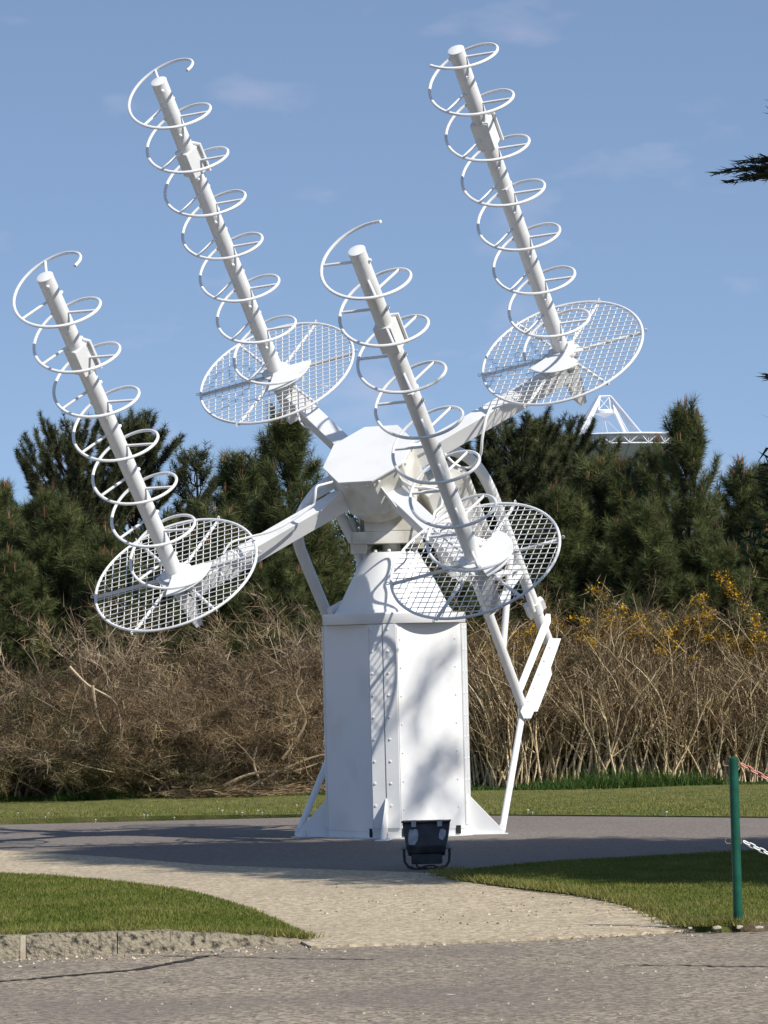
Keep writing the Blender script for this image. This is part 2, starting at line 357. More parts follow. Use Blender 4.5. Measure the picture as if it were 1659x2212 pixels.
# ------------------------------------------------------------------ kerb
def kerb_piece(x0, x1, h0, h1, seed, mat='kerb_concrete', name='kerb_stone', parent=None, rough=.012, tk=.16):
    """one rough block following the line at the foot of the left lawn"""
    rd = random.Random(seed); nx = max(2, int((x1-x0)/.035)); nz = 6
    def foot(x):
        t = (x - KX0)/(KX1-KX0); i = min(len(KF)-2, max(0, int(t*(len(KF)-1)))); 
        for i in range(len(KF)-1):
            if KF[i].x <= x <= KF[i+1].x: break
        a, b = KF[i], KF[i+1]; u = (x-a.x)/(b.x-a.x+1e-9); return a.lerp(b, u)
    vs_, fs = [], []
    for i in range(nx+1):
        x = x0+(x1-x0)*i/nx; f = foot(x); h = h0+(h1-h0)*i/nx
        row = [(f.x, f.y+.035*k/nz, -.03+(h+.03)*k/nz) for k in range(nz+1)] + [(f.x, f.y+.035+tk*.5, h), (f.x, f.y+.035+tk, h-.004), (f.x, f.y+.035+tk, -.03)]
        for j, q in enumerate(row):
            d = mnoise.noise((q[0]*14, q[1]*14+seed, q[2]*14))*rough*1.6 + mnoise.noise((q[0]*40, seed, q[2]*40))*rough
            if j == nz: d -= abs(mnoise.noise((q[0]*9, seed*3, 0)))*rough
            vs_.append((q[0], q[1]-(d if j <= nz else 0), q[2]+(d*.6 if j >= nz-1 else 0)))
    m_ = len(row)
    for i in range(nx):
        for j in range(m_-1): fs.append((i*m_+j, (i+1)*m_+j, (i+1)*m_+j+1, i*m_+j+1))
    fs += [tuple(range(m_)), tuple(range(nx*m_+m_-1, nx*m_-1, -1))]
    mb = MB(); mb.add(vs_, fs); return mb.build(name, mat, parent, smooth=True)
KX0, KX1 = KF[0].x, KF[-1].x
kerb = empty('kerb', (0, 0, 0), 'worn concrete kerb along the left lawn, sloping down to the path', 'kerb')
def kx(px): return gr(px, 2060, 0).x
kp = [(-480, 57, .128, .128), (69, 256, .128, .126), (257, 367, .126, .118), (371, 684, .112, .008)]
for i, (a, b, h0, h1) in enumerate(kp): kerb_piece(kx(a)+(.002 if i != 3 else -.012), kx(b)-.001, h0, h1, 3.1*i+1, parent=kerb, rough=.007 if i < 3 else .013)
kerb_piece(kx(57.5), kx(68.5), .122, .122, 44.2, 'kerb_mortar', 'kerb_joint', kerb, rough=.004)

# cracks, patches and lips in the road (shallow tar-filled lines)
def ribbon(name, pix, wdt, mat, z=.004, parent=None, seed=1):
    rd = random.Random(seed); P = [gr(*q, z=z) for q in curve(pix, 8)]; m = MB(); vs_ = []; fs = []
    for i, p in enumerate(P):
        d = (P[min(i+1, len(P)-1)]-P[max(i-1, 0)]).normalized(); nn = Vector((-d.y, d.x, 0)); ww = wdt*rd.uniform(.35, 1.25); j = nn*rd.uniform(-.02, .02)
        vs_ += [p+j-nn*ww, p+j+nn*ww]
    fs = [(2*i, 2*i+2, 2*i+3, 2*i+1) for i in range(len(P)-1)]
    # orient up
    m.add(vs_, fs); o = m.build(name, mat); o.parent = parent; return o
road = bpy.data.objects['road']
ribbon('crack', [(-60, 2124), (0, 2119), (80, 2113), (180, 2104), (290, 2094), (380, 2078), (430, 2068), (470, 2062)], .030, 'tar', parent=road, seed=2)
ribbon('crack', [(300, 2064), (420, 2065), (560, 2068), (700, 2071), (810, 2072)], .012, 'tar', parent=road, seed=3)
ribbon('crack', [(1350, 2084), (1480, 2085), (1600, 2087), (1700, 2087)], .016, 'tar', parent=road, seed=4)
ribbon('crack', [(1430, 2012), (1500, 2014), (1600, 2012), (1670, 2010)], .014, 'tar', parent=road, seed=5)

# ================================================================== HELICAL ANTENNA
PC = Vector((.065, 35.75, 0))
C0 = Vector((-0.1014, 35.391, 3.3422))
AA = Vector((-0.28365848, -0.59784919, 0.74974276)).normalized()
EE = Vector((0.85906675, 0.18896865, 0.47570492)); EE = (EE-AA*EE.dot(AA)).normalized()
GG = AA.cross(EE)
def A(u, v, s): return C0 + EE*u + GG*v + AA*s
ant = empty('helical_antenna', PC, 'white antenna of four long helices with grid reflectors on a tall chamfered steel pedestal', 'antenna')
def part(mb, name, mat='white_paint', parent=None, **k): return mb.build(name, mat, parent or ant, org=PC, **k)

# --- pedestal: square column with cut corners
YAW = -9.6
def hd(deg): t = R(deg); return Vector((math.sin(t), -math.cos(t), 0))       # heading, degrees to the right of the line to the camera
HS, CUT = .5235, .17
def octo(h, cut, z, c=PC):
    nR, nL = hd(35.4), hd(35.4-90); o = []
    for sx, sy in ((1, 1), (-1, 1), (-1, -1), (1, -1)):
        a, b = nR*sx, nL*sy
        p1, p2 = a*h+b*(h-cut), a*(h-cut)+b*h
        o += [p1, p2] if sx*sy > 0 else [p2, p1]
    return [Vector((c.x+p.x, c.y+p.y, z)) for p in o]
ZT = 1.90
ped = part(MB().prism(octo(HS, CUT, .012), (0, 0, ZT-.012)), 'pedestal', bevel=.004)
part(MB().prism(octo(HS+.045, CUT+.01, .0), (0, 0, .0115)), 'foot_plate', parent=ped)
bolt_me = None
def bolt(p, nrm_, parent, r=.011, h=.007, mat='white_paint', name='bolt'):
    global bolt_me
    if bolt_me is None:
        m = MB().lathe((0, 0, 0), [(1, 0), (1, .55), (.7, 1.0)], n=8); bolt_me = bpy.data.meshes.new('bolt'); bolt_me.from_pydata(m.v, [], m.f); bolt_me.materials.append(MATS[mat])
    o = bpy.data.objects.new(name, bolt_me); COL.objects.link(o); o.parent = parent
    o.matrix_basis = Matrix.Translation(p-PC) @ Vector(nrm_).to_track_quat('Z', 'Y').to_matrix().to_4x4() @ Matrix.Diagonal((r, r, h, 1))
    return o
nF = hd(YAW); tF = Vector((-nF.y, nF.x, 0)); tF = tF if tF.x > 0 else -tF; DF = (2*HS-CUT)/math.sqrt(2)
def onface(nv, d, t, off, z): return PC + nv*d + t*off + Vector((0, 0, z))
def strip(nv, t, d, o0, o1, z0, z1, th, name='corner_strip', par=None):
    c = onface(nv, d+th/2+.0005, t, (o0+o1)/2, (z0+z1)/2)
    return part(MB().box(c, t*((o1-o0)/2), nv*(th/2), Vector((0, 0, (z1-z0)/2))), name, parent=par or ped, bevel=.002)
for k in range(4):
    nk = hd(YAW+90*k); tk = Vector((-nk.y, nk.x, 0))
    if k == 0: tk = tF
    sA = strip(nk, tk, DF, -.122, -.004, .10, ZT-.004, .012)
    sB = strip(nk, tk, DF, .004, .122, .10, ZT-.004, .018)
    if k in (0, 1):
        for i in range(9):
            z = .30+i*.194
            bolt(onface(nk, DF+.0125, tk, -.098, z), nk, ped); bolt(onface(nk, DF+.0185, tk, .045, z), nk, ped)
# big access panel on the right front face
nR_ = hd(35.4); tR = Vector((-nR_.y, nR_.x, 0)); tR = tR if tR.x > 0 else -tR
HW = HS-CUT
strip(nR_, tR, HS, -HW+.006, HW-.006, .07, ZT-.03, .006, 'access_panel')
for i in range(7):
    z = .26+i*.25
    bolt(onface(nR_, HS+.007, tR, -HW+.035, z), nR_, ped, r=.008); bolt(onface(nR_, HS+.007, tR, HW-.075, z), nR_, ped, r=.008)
nL_ = hd(35.4-90); tL = Vector((-nL_.y, nL_.x, 0))
strip(nL_, tL, HS, -HW+.006, HW-.006, .07, ZT-.03, .004, 'access_panel')
# gussets at the four cut corners
for k in range(4):
    nk = hd(YAW+90*k); tk = Vector((-nk.y, nk.x, 0)); b0 = PC+nk*(DF-.01)
    part(MB().prism([b0+Vector((0, 0, .012))-tk*.007, b0+nk*.335+Vector((0, 0, .012))-tk*.007, b0+nk*.335+Vector((0, 0, .035))-tk*.007, b0+nk*.03+Vector((0, 0, .36))-tk*.007, b0+Vector((0, 0, .37))-tk*.007], tk*.014), 'gusset', parent=ped, bevel=.002)
    part(MB().box(b0+nk*.19+Vector((0, 0, .006)), nk*.18, tk*.055, Vector((0, 0, .0062))), 'gusset_foot', parent=ped, bevel=.002)
    part(MB().lathe(b0+nk*.24+tk*.04+Vector((0, 0, .012)), [(.022, 0), (.022, .012), (.009, .012), (.006, .06)], n=10), 'anchor_stud', parent=ped)
# cable slots along the foot: proud boxes, the openings' shade put into dark colour
def slot(nv, t, d, off, wdt=.034, hgt=.075, z=.06):
    part(MB().box(onface(nv, d+.003, t, off, z), t*(wdt/2), nv*.004, Vector((0, 0, hgt/2))), 'foot_slot', 'dark_slot', ped)
slot(nL_, tL if tL.x > 0 else -tL, HS+.004, .315); slot(nR_, tR, HS+.006, -.325, .04); slot(nR_, tR, HS+.006, .27, .05)
# --- cap flange and bell
part(MB().lathe(PC+Vector((0, 0, ZT+.002)), [(.638, 0), (.642, .006), (.642, .088), (.632, .098), (.3, .098)], n=96), 'cap_flange', smooth=True)
ZF = ZT+.10
prof = [(.53, .0015), (.525, .018), (.505, .04), (.478, .09), (.448, .15), (.418, .21), (.39, .265), (.355, .33), (.315, .40), (.275, .47), (.245, .53), (.235, .545), (.10, .548)]
cone = part(MB().lathe(PC+Vector((0, 0, ZF)), prof, n=64), 'bell', smooth=True)
for k in range(10):
    t_ = R(36*k+10); bolt(PC+Vector((math.cos(t_)*.215, math.sin(t_)*.215, ZF+.548)), (0, 0, 1), cone, r=.017, h=.022)
part(MB().lathe(PC+Vector((0, 0, ZF+.546)), [(.085, 0), (.085, .10)], n=20), 'azimuth_shaft', 'old_white_paint', smooth=True)
ZG = ZF+.63
fx, fy = hd(2), Vector((1, 0, 0)); fy = Vector((-fx.y, fx.x, 0))
def wbox(c, hx, hy, hz, name, mat='old_white_paint', par=None, bev=.006):
    return part(MB().box(c, fy*hx, fx*hy, Vector((0, 0, hz))), name, mat, par, bevel=bev)
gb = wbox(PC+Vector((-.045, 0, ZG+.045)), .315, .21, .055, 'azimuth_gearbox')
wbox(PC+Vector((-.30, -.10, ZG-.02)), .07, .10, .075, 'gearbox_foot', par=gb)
wbox(PC+Vector((.22, .03, ZG-.035)), .10, .10, .025, 'gearbox_base', 'grime_and_shade', gb)
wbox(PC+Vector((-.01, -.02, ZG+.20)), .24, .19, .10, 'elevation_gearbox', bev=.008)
wbox(PC+Vector((.245, .02, ZG+.19)), .035, .12, .085, 'gearbox_side_cover', 'grime_and_shade', gb)
wbox(PC+Vector((-.265, .03, ZG+.20)), .016, .10, .10, 'gearbox_gap_shade', 'grime_and_shade', gb)  # dark slab set in the gap; its colour stands in for shade
part(MB().lathe(PC+Vector((.25, -.11, ZG+.13)), [(.028, 0), (.034, .02), (.028, .05)], n=12, x=fy, y=(0, 0, 1), z=fx), 'drain_plug', 'grime_and_shade', gb)
# --- hub
def oct_local(ap, s):
    rad = ap/math.cos(math.pi/8); return [A(rad*math.cos(math.pi/8+k*math.pi/4), rad*math.sin(math.pi/8+k*math.pi/4), s) for k in range(8)]
hub = part(MB().prism(oct_local(.392, .082), AA*.018), 'hub_plate', bevel=.003)
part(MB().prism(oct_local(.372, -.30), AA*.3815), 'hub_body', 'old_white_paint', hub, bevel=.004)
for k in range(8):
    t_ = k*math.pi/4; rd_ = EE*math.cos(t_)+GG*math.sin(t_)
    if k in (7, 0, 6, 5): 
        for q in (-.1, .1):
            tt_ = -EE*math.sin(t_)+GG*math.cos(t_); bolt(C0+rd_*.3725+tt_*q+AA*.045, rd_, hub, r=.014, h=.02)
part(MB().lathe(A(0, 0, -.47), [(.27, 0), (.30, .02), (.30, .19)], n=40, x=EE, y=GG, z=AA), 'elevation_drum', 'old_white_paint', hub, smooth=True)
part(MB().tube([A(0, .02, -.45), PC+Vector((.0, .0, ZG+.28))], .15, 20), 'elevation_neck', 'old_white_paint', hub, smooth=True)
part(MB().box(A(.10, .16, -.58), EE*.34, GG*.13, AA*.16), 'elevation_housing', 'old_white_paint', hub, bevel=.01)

# --- four arms with helices
rng2 = random.Random(4)
RA, LB, RR = 2.0282, 3.2795, .7485
HR, PIT = .34, .48
elements = [ # direction, zero-angle height of the coil, first angle, spoke angles, grid angle, feed plate angles, box turn
    (180, 3.32, -50, (70, 190, 315), 64, (232, 330), 20),      # left
    (90, 3.32, -52, (75, 205, 322), 64, (232, 330), 20),       # rear left
    (0, 3.147, 205-360, (80, 204, 320), 47, (185, 268), 45),   # right
    (270, 3.36, 23, (21, 138, 256), 44, (262, 384), 45),       # front
]
unit_wire = MB().tube([(0, 0, -.5), (0, 0, .5)], 1.0, 6)
wire_me = bpy.data.meshes.new('grid_wire'); wire_me.from_pydata(unit_wire.v, [], unit_wire.f); wire_me.materials.append(MATS['white_paint'])
wire_me.polygons.foreach_set('use_smooth', [True]*6+[False]*2)
def wire(p, q, r, parent, name='grid_wire'):
    o = bpy.data.objects.new(name, wire_me); COL.objects.link(o); o.parent = parent; d = q-p
    o.matrix_basis = Matrix.Translation((p+q)/2-PC) @ d.to_track_quat('Z', 'Y').to_matrix().to_4x4() @ Matrix.Diagonal((r, r, d.length, 1)); return o
for ei, (dirdeg, s0, th0, spk, ga, fpa, bt) in enumerate(elements):
    D = EE*math.cos(R(dirdeg))+GG*math.sin(R(dirdeg)); T = AA.cross(D); B = C0+D*RA
    def loc(th, rad, s, B=B): return B + (EE*math.cos(R(th))+GG*math.sin(R(th)))*rad + AA*s
    # arm
    arm = part(MB().box(C0+D*1.13-AA*.20, D*.86, T*.078, AA*.078), 'arm', bevel=.005)
    part(MB().prism([B-D*.20-AA*.121-T*.085, B+D*.10-AA*.121-T*.085, B+D*.10-AA*.03-T*.085, B-D*.10-AA*.03-T*.085], T*.17), 'arm_head', parent=arm, bevel=.004)
    part(MB().prism([B+D*.0895-AA*.12+T*.075, B-D*.07-AA*.28+T*.075, B-D*.03-AA*.56+T*.075, B+D*.04-AA*.56+T*.075], -T*.15), 'rear_bracket', parent=arm, bevel=.003)
    part(MB().prism([C0+D*.36+T*.10-AA*.115, C0+D*.62+T*.10-AA*.118, C0+D*.36+T*.10-AA*.02], -T*.008), 'arm_gusset', parent=arm)
    part(MB().prism([C0+D*.36-T*.10-AA*.115, C0+D*.62-T*.10-AA*.118, C0+D*.36-T*.10-AA*.02], T*.008), 'arm_gusset', parent=arm)
    # reflector
    ring = [loc(k*5, RR, 0) for k in range(72)]
    refl = part(MB().tube(ring, .0128, 8, closed=True), 'reflector_rim', smooth=True)
    for k in range(6):
        th = 34+60*k
        part(MB().tube([loc(th, .08, -.022), loc(th, RR-.005, -.018)], .015, 8), 'reflector_strut', parent=refl, smooth=True)
        eye = [loc(th, RR+.03, 0)+(EE*math.cos(R(th))+GG*math.sin(R(th)))*.014*math.cos(j*math.pi/4)+AA*.014*math.sin(j*math.pi/4) for j in range(8)]
        part(MB().tube(eye, .004, 5, closed=True), 'eye_bolt', parent=refl)
    SPC = .0655
    for fam in (0, 1):
        d1 = EE*math.cos(R(ga+90*fam))+GG*math.sin(R(ga+90*fam)); d2 = AA.cross(d1)
        for k in range(-11, 12):
            o_ = (k+.18)*SPC
            if abs(o_) > RR-.02: continue
            hl = math.sqrt(RR*RR-o_*o_)+.012; c_ = B+d2*o_+AA*(.0045 if fam else -.0045)
            wire(c_-d1*hl, c_+d1*hl, .0038*rng2.uniform(.9, 1.1), refl)
    # boom
    boom = part(MB().tube([B-AA*.10, B+AA*LB], .0715, 28), 'helix_boom', smooth=True)
    part(MB().lathe(B, [(.0718, LB-.004), (.0735, LB-.002), (.0735, LB+.006), (.066, LB+.010)], n=28, x=EE, y=GG, z=AA), 'end_cap', parent=boom, smooth=True)
    part(MB().lathe(B, [(.13, .012), (.13, .026), (.085, .03), (.082, .05)], n=28, x=EE, y=GG, z=AA), 'boom_collar', parent=boom, smooth=True)
    # coil
    slope = PIT/360.0
    th1 = (s0-.055)/slope
    pts = []; th = th0
    while th < th1: pts.append(loc(th, HR, s0-slope*th)); th += 7.5
    pts.append(loc(th1, HR, .055))
    part(MB().tube(pts, .0138, 8), 'helix_coil', parent=boom, smooth=True)
    # spokes run through the boom and show a nut on the far side
    for sa in spk:
        th = sa-720
        while th < th1-20:
            if th > th0+25:
                s_ = s0-slope*th
                if .06 < s_:
                    inner = loc(th+180, .083, min(s_, LB-.03)) if s_ < LB-.02 else loc(th, .03, LB-.02)
                    mb = MB().tube([inner, loc(th, HR-.002, s_)], .0122, 8)
                    part(mb, 'helix_spoke', parent=boom, smooth=True)
                    if s_ < LB-.02: bolt(loc(th+180, .07, s_), -(EE*math.cos(R(th))+GG*math.sin(R(th))), boom, r=.016, h=.022)
            th += 360
    # junction box clamped round the boom
    q1 = EE*math.cos(R(bt))+GG*math.sin(R(bt)); q2 = AA.cross(q1); sc_ = 2.42
    jb = part(MB().box(B+AA*sc_, q1*.080, q2*.080, AA*.132), 'junction_box', parent=boom, bevel=.006)
    part(MB().box(B+AA*(sc_-.0)+q1*.091, q2*.105, q1*.0105, AA*.15), 'junction_plate', parent=boom, bevel=.003)
    part(MB().tube([B+AA*1.86+q1*.0+AA*.012*0+(EE*math.cos(R(k*20))+GG*math.sin(R(k*20)))*.074 for k in range(18)], .006, 5, closed=True), 'boom_band', parent=boom, smooth=True)
    part(MB().box(loc(262, .083, 1.84), (EE*math.cos(R(262))+GG*math.sin(R(262)))*.014, (-EE*math.sin(R(262))+GG*math.cos(R(262)))*.012, AA*.022), 'band_clamp', parent=boom)
    # feed plate: a sector at the foot of the coil
    fp = [loc(fpa[0], .06, .042)] + [loc(fpa[0]+(fpa[1]-fpa[0])*k/14, HR+.012, .042) for k in range(15)] + [loc(fpa[1], .06, .042)]
    part(MB().prism(fp, AA*.010), 'feed_plate', parent=boom, bevel=.002)
    fb = (fpa[1]-6); part(MB().box(loc(fb, .25, .018), EE*.05, GG*.045, AA*.023), 'feed_block', 'white_paint', boom, bevel=.003)
    # base plate under the boom
    part(MB().box(B-AA*.012, D*.16, T*.11, AA*.010), 'base_plate', parent=boom, bevel=.003)

# --- tubular yoke carrying the counterweight behind the array
yoke = []
for k in range(-20, 21):
    yoke.append((k/20.0))
pts = []
for (u, s_) in [(-.86, -2.75), (-.86, -1.6), (-.86, -.75), (-.85, -.52), (-.79, -.33), (-.66, -.20), (-.45, -.10), (-.2, -.12), (.15, -.16), (.45, -.24), (.66, -.36), (.84, -.52), (.95, -.72), (1.0, -.98), (1.01, -1.3), (1.01, -2.0), (1.01, -2.92)]:
    pts.append((u, s_))
pts = curve(pts, 5)
yk = part(MB().tube([A(u, .20, s_) for u, s_ in pts], .052, 16), 'yoke_tube', smooth=True)
AE0, AE1 = A(.41, -.395, -.72), A(.385, -.395, -2.98)
BE1 = A(1.01, .20, -2.92)
def vt(p, q, r, name='brace_tube', par=None, mat='white_paint'): return part(MB().tube([p, q], r, 12), name, mat, par or yk, smooth=True)
vt(AE0, AE1, .046, 'counterweight_tube')
vt(at(1103, 1196, (A(1.0, .2, -1.5)).y), AE0.lerp(AE1, .70), .032)
vt(A(1.01, .2, -2.05), AE0.lerp(AE1, .50), .034)
vt(A(1.01, .2, -1.72), A(.45, -.30, -1.2), .03)
vt(A(1.0, .2, -1.65), A(.55, .1, -1.15), .036)
vt(A(1.01, .2, -2.0), A(.62, -.2, -1.65), .03)
vt(A(1.01, .20, -2.0), A(.97, .16, -2.5), .028)
part(MB().tube([A(1.01, .20, -2.44), A(1.01, .20, -2.56)], .066, 14), 'clamp_collar', parent=yk, smooth=True)
part(MB().box(A(1.075, .20, -2.50), EE*.03, GG*.035, AA*.055), 'clamp_lug', parent=yk, bevel=.003)
part(MB().box(A(.945, .20, -2.50), EE*.03, GG*.035, AA*.07), 'clamp_lug', parent=yk, bevel=.003)
# counterweights: a channel bar and a stack of plates
cwd = (BE1-AE1).normalized(); cwn = cwd.cross(AA).normalized()
if cwn.y > 0: cwn = -cwn
def cw_bar(p, q, hw, th, off, name):
    d = (q-p).normalized(); n_ = d.cross(cwn).normalized()
    return part(MB().box((p+q)/2+cwn*off, d*((q-p).length/2), n_*hw, cwn*th), name, parent=yk, bevel=.004)
yA, yB = AE1.y, BE1.y
def cwY(py_): return yA+(yB-yA)*(1540-py_)/(1540-1340)
def cw_poly(pix, off, th, name):
    return part(MB().prism([at(x_, y_, cwY(y_)+off) for x_, y_ in pix], Vector((0, th, 0))), name, parent=yk, bevel=.003)
cw_poly([(1111, 1499), (1126, 1499), (1190, 1340), (1189, 1326), (1179, 1326)], -.16, .02, 'counterweight_bar')
cw_poly([(1121, 1506), (1127, 1498), (1191, 1341), (1186, 1346)], -.139, .06, 'bar_flange')
cw_poly([(1124, 1537), (1131, 1552), (1147, 1552), (1155, 1533), (1190, 1442), (1212, 1379), (1198, 1379), (1187, 1378)], -.10, .022, 'counterweight_plate')
cw_poly([(1148, 1537), (1161, 1537), (1192, 1457), (1189, 1438), (1180, 1452)], -.07, .05, 'counterweight_plate')
for k in range(5):
    x_, y_ = 1142+k*11.5, 1515-k*29
    bolt(at(x_, y_, cwY(y_)-.10), Vector((0, -1, 0)), yk, r=.012, h=.010)
vt(AE1+AA*.05, at(1127, 1550, yA), .03)
# stays from the counterweight frame down to the gusset feet
gR = PC+hd(YAW+90)*(DF+.31)+Vector((0, 0, .02)); gL = PC+hd(YAW-90)*(DF+.31)+Vector((0, 0, .02))
vt(gR+Vector((.0, .05, 0)), at(1127, 1548, yA-.03), .031, 'stay_rod', ant)
vt(gL+Vector((.0, .05, 0)), at(742, 1560, 36.75), .031, 'stay_rod', ant)
vt(at(742, 1560, 36.75), A(-.86, .2, -2.72), .028, 'stay_rod', ant)
for g_ in (gR, gL): part(MB().box(g_+Vector((0, .05, .03)), (.018, 0, 0), (0, .03, 0), (0, 0, .04)), 'stay_lug', bevel=.003)
# braces seen behind the bell on the left
vt(at(752, 1122, 35.75), at(775, 1185, 35.75), .055, 'brace_tube', ant)
vt(at(728, 1100, 35.62), at(762, 1168, 35.72), .045, 'brace_tube', ant)
vt(at(762, 1165, 35.95), at(778, 1215, 36.0), .035, 'brace_tube', ant)
vt(at(781, 1208, 36.05), at(765, 1296, 36.15), .034, 'brace_tube', ant)
vt(at(781, 1206, 36.05), at(800, 1240, 36.2), .03, 'brace_tube', ant)
vt(at(765, 1292, 36.15), at(712, 1322, 36.0), .04, 'brace_tube', ant)
vt(at(781, 1206, 36.05), PC+Vector((-.2, .12, ZG)), .03, 'brace_tube', ant)
# ribbed drive housing between the front and right arms
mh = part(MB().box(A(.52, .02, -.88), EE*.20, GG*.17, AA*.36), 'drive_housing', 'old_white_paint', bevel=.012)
for k in range(5):
    part(MB().tube([A(.735+.0*k, -.13+.062*k, -.52-.02*k), A(.735, -.13+.062*k, -1.50)], .034, 10), 'housing_rib', 'old_white_paint', mh, smooth=True)
part(MB().box(A(.36, -.30, -1.02), EE*.16, GG*.12, AA*.26), 'motor_housing', 'white_paint', mh, bevel=.01)
part(MB().tube([A(.1, -.25, -.62), A(.62, -.34, -1.2)], .06, 16), 'drive_strut', parent=mh, smooth=True)
part(MB().tube([A(.25, -.42, -1.22), A(.25, -.50, -1.22)], .045, 14), 'motor_cap', parent=mh, smooth=True)
# --- cables
def cable(pix, name='cable', r=.011, par=None):
    P = [at(x_, y_, Y_) for x_, y_, Y_ in pix]; o = []
    for i in range(len(P)-1):
        p0, p1, p2, p3 = P[max(i-1, 0)], P[i], P[i+1], P[min(i+2, len(P)-1)]
        for k in range(6):
            t = k/6; o.append(.5*((2*p1)+(-p0+p2)*t+(2*p0-5*p1+4*p2-p3)*t*t+(-p0+3*p1-3*p2+p3)*t**3))
    return part(MB().tube(o+[P[-1]], r, 6), name, smooth=True)
yl = (C0-EE*.9).y
cable([(722, 1040, yl), (700, 1046, yl-.05), (684, 1052, yl-.1), (681, 1072, yl-.12), (678, 1090, yl-.1)])
cable([(678, 1090, yl-.12), (640, 1118, yl-.16), (590, 1146, yl-.22), (540, 1160, yl-.25), (500, 1172, yl-.28), (482, 1196, yl-.3)])
cable([(482, 1196, 35.0), (500, 1190, 35.0), (520, 1212, 35.0), (515, 1240, 35.0), (490, 1252, 35.02), (476, 1236, 35.05)], r=.008)
cable([(640, 880, 36.6), (652, 916, 36.5), (682, 928, 36.45), (722, 936, 36.2), (742, 956, 36.0)], r=.010)
yr = (C0+EE*.9).y
cable([(1060, 880, yr), (1050, 905, yr-.1), (1042, 945, yr-.15), (1037, 985, yr-.1), (1015, 1010, yr), (985, 1004, yr), (960, 980, yr)], r=.013)
cable([(872, 1040, 35.1), (895, 1052, 35.0), (925, 1053, 35.0), (950, 1062, 35.1), (955, 1090, 35.0), (938, 1110, 34.9), (945, 1132, 34.85), (985, 1150, 34.8), (1000, 1152, 34.7)], r=.011)
cable([(946, 1012, 35.4), (962, 1052, 35.3), (968, 1092, 35.2), (945, 1112, 35.0), (952, 1140, 34.9), (1000, 1165, 34.5)], r=.009)
cable([(655, 812, 36.95), (660, 830, 36.95), (690, 832, 36.95), (725, 838, 36.95)], r=.006)

# ================================================================== FLOODLIGHT
FY = gr(922, 1878, .006).y; fb0 = gr(922, 1878, .006)
fl = empty('floodlight', fb0, 'small black floodlight seen from behind, chipped paint, on the asphalt before the pedestal', 'floodlight')
def fpart(mb, name, mat, parent=None, **k): return mb.build(name, mat, parent or fl, org=fb0, **k)
FX, FB, FZ = Vector((1, -.06, 0)).normalized(), Vector((.06, 1, 0)).normalized(), Vector((0, 0, 1))
def F(x_, y_, z_): return fb0+FX*x_+FB*y_+FZ*z_
# back shell: wide upper lip, swelling back, narrower belly (side profile swept across)
prof_ = [(.10, .352), (.012, .348), (-.035, .25), (-.05, .18), (-.03, .125), (.03, .10), (.15, .135), (.20, .25), (.17, .352)]
def shell(w_top, w_bot, pr):
    m = MB(); n_ = len(pr); vs_ = []
    for sx in (-1, 1):
        for (y_, z_) in pr:
            w_ = w_bot+(w_top-w_bot)*max(0, min(1, (z_-.10)/.24)); vs_.append(F(sx*w_, y_, z_))
    fs = [tuple(range(n_)), tuple(range(2*n_-1, n_-1, -1))] + [(i, n_+i, n_+(i+1) % n_, (i+1) % n_) for i in range(n_)]
    m.add(vs_, fs); bm = bmesh.new(); 
    return m
b_ = fpart(shell(.178, .135, prof_), 'back_shell', 'flood_paint', bevel=.004)
fpart(MB().box(F(.0, .085, .357), FX*.183, FB*.095, FZ*.006), 'visor_rim', 'flood_paint', bevel=.003)
fpart(MB().prism([F(-.165, .172, .345), F(.165, .172, .345), F(.12, .155, .14), F(-.12, .155, .14)], FB*.045), 'front_glass', 'flood_glass')
for sx in (-.09, .105):
    fpart(MB().box(F(sx, -.002, .345), FX*.018, FB*.012, FZ*.026), 'clip', 'flood_bare', bevel=.003)
def chip(pts_):
    m = MB(); ps = []
    cx_, cz_ = sum(p[0] for p in pts_)/len(pts_), sum(p[1] for p in pts_)/len(pts_)
    for (x_, z_) in list(pts_)+[(x_*.5+cx_*.5, z_*.5+cz_*.5) for x_, z_ in pts_]+[(cx_, cz_)]:
        y_ = -.035+.047*(z_-.25)/.098 if z_ >= .25 else -.05+.015*(z_-.18)/.07
        ps.append(F(x_, y_-.0035, z_))
    n_ = len(pts_)
    m.add(ps, [(i, (i+1) % n_, n_+(i+1) % n_, n_+i) for i in range(n_)]+[(n_+i, n_+(i+1) % n_, 2*n_) for i in range(n_)]); return fpart(m, 'bare_patch', 'flood_bare')
chip([(-.128, .19), (-.085, .188), (-.062, .22), (-.055, .262), (-.064, .30), (-.085, .304), (-.10, .296), (-.118, .303), (-.128, .28), (-.133, .235)])
chip([(.10, .232), (.128, .218), (.148, .25), (.152, .29), (.128, .303), (.108, .296), (.098, .262)])
fpart(MB().box(F(0, .055, .085), FX*.115, FB*.06, FZ*.045), 'control_box', 'flood_paint', bevel=.008)
for sx in (-1, 1):
    fpart(MB().tube([F(sx*.168, .05, .17), F(sx*.172, .05, .12), F(sx*.166, .05, .055), F(sx*.14, .05, .018), F(sx*.10, .05, .010)], .0105, 8), 'bracket', 'flood_paint', smooth=True)
    fpart(MB().tube([F(sx*.148, .05, .165), F(sx*.19, .05, .165)], .018, 10), 'pivot_knob', 'flood_bare', smooth=True)
fpart(MB().box(F(0, .05, .008), FX*.12, FB*.028, FZ*.006), 'bracket_foot', 'flood_paint', bevel=.002)
fpart(MB().tube([F(-.06, .0, .075), F(-.075, -.02, .03), F(-.05, -.03, .012), (F(.0, -.035, .028)), F(.05, -.035, .030), F(.09, -.02, .012), F(.12, .02, .009)], .008, 6), 'cable', 'flood_paint', smooth=True)

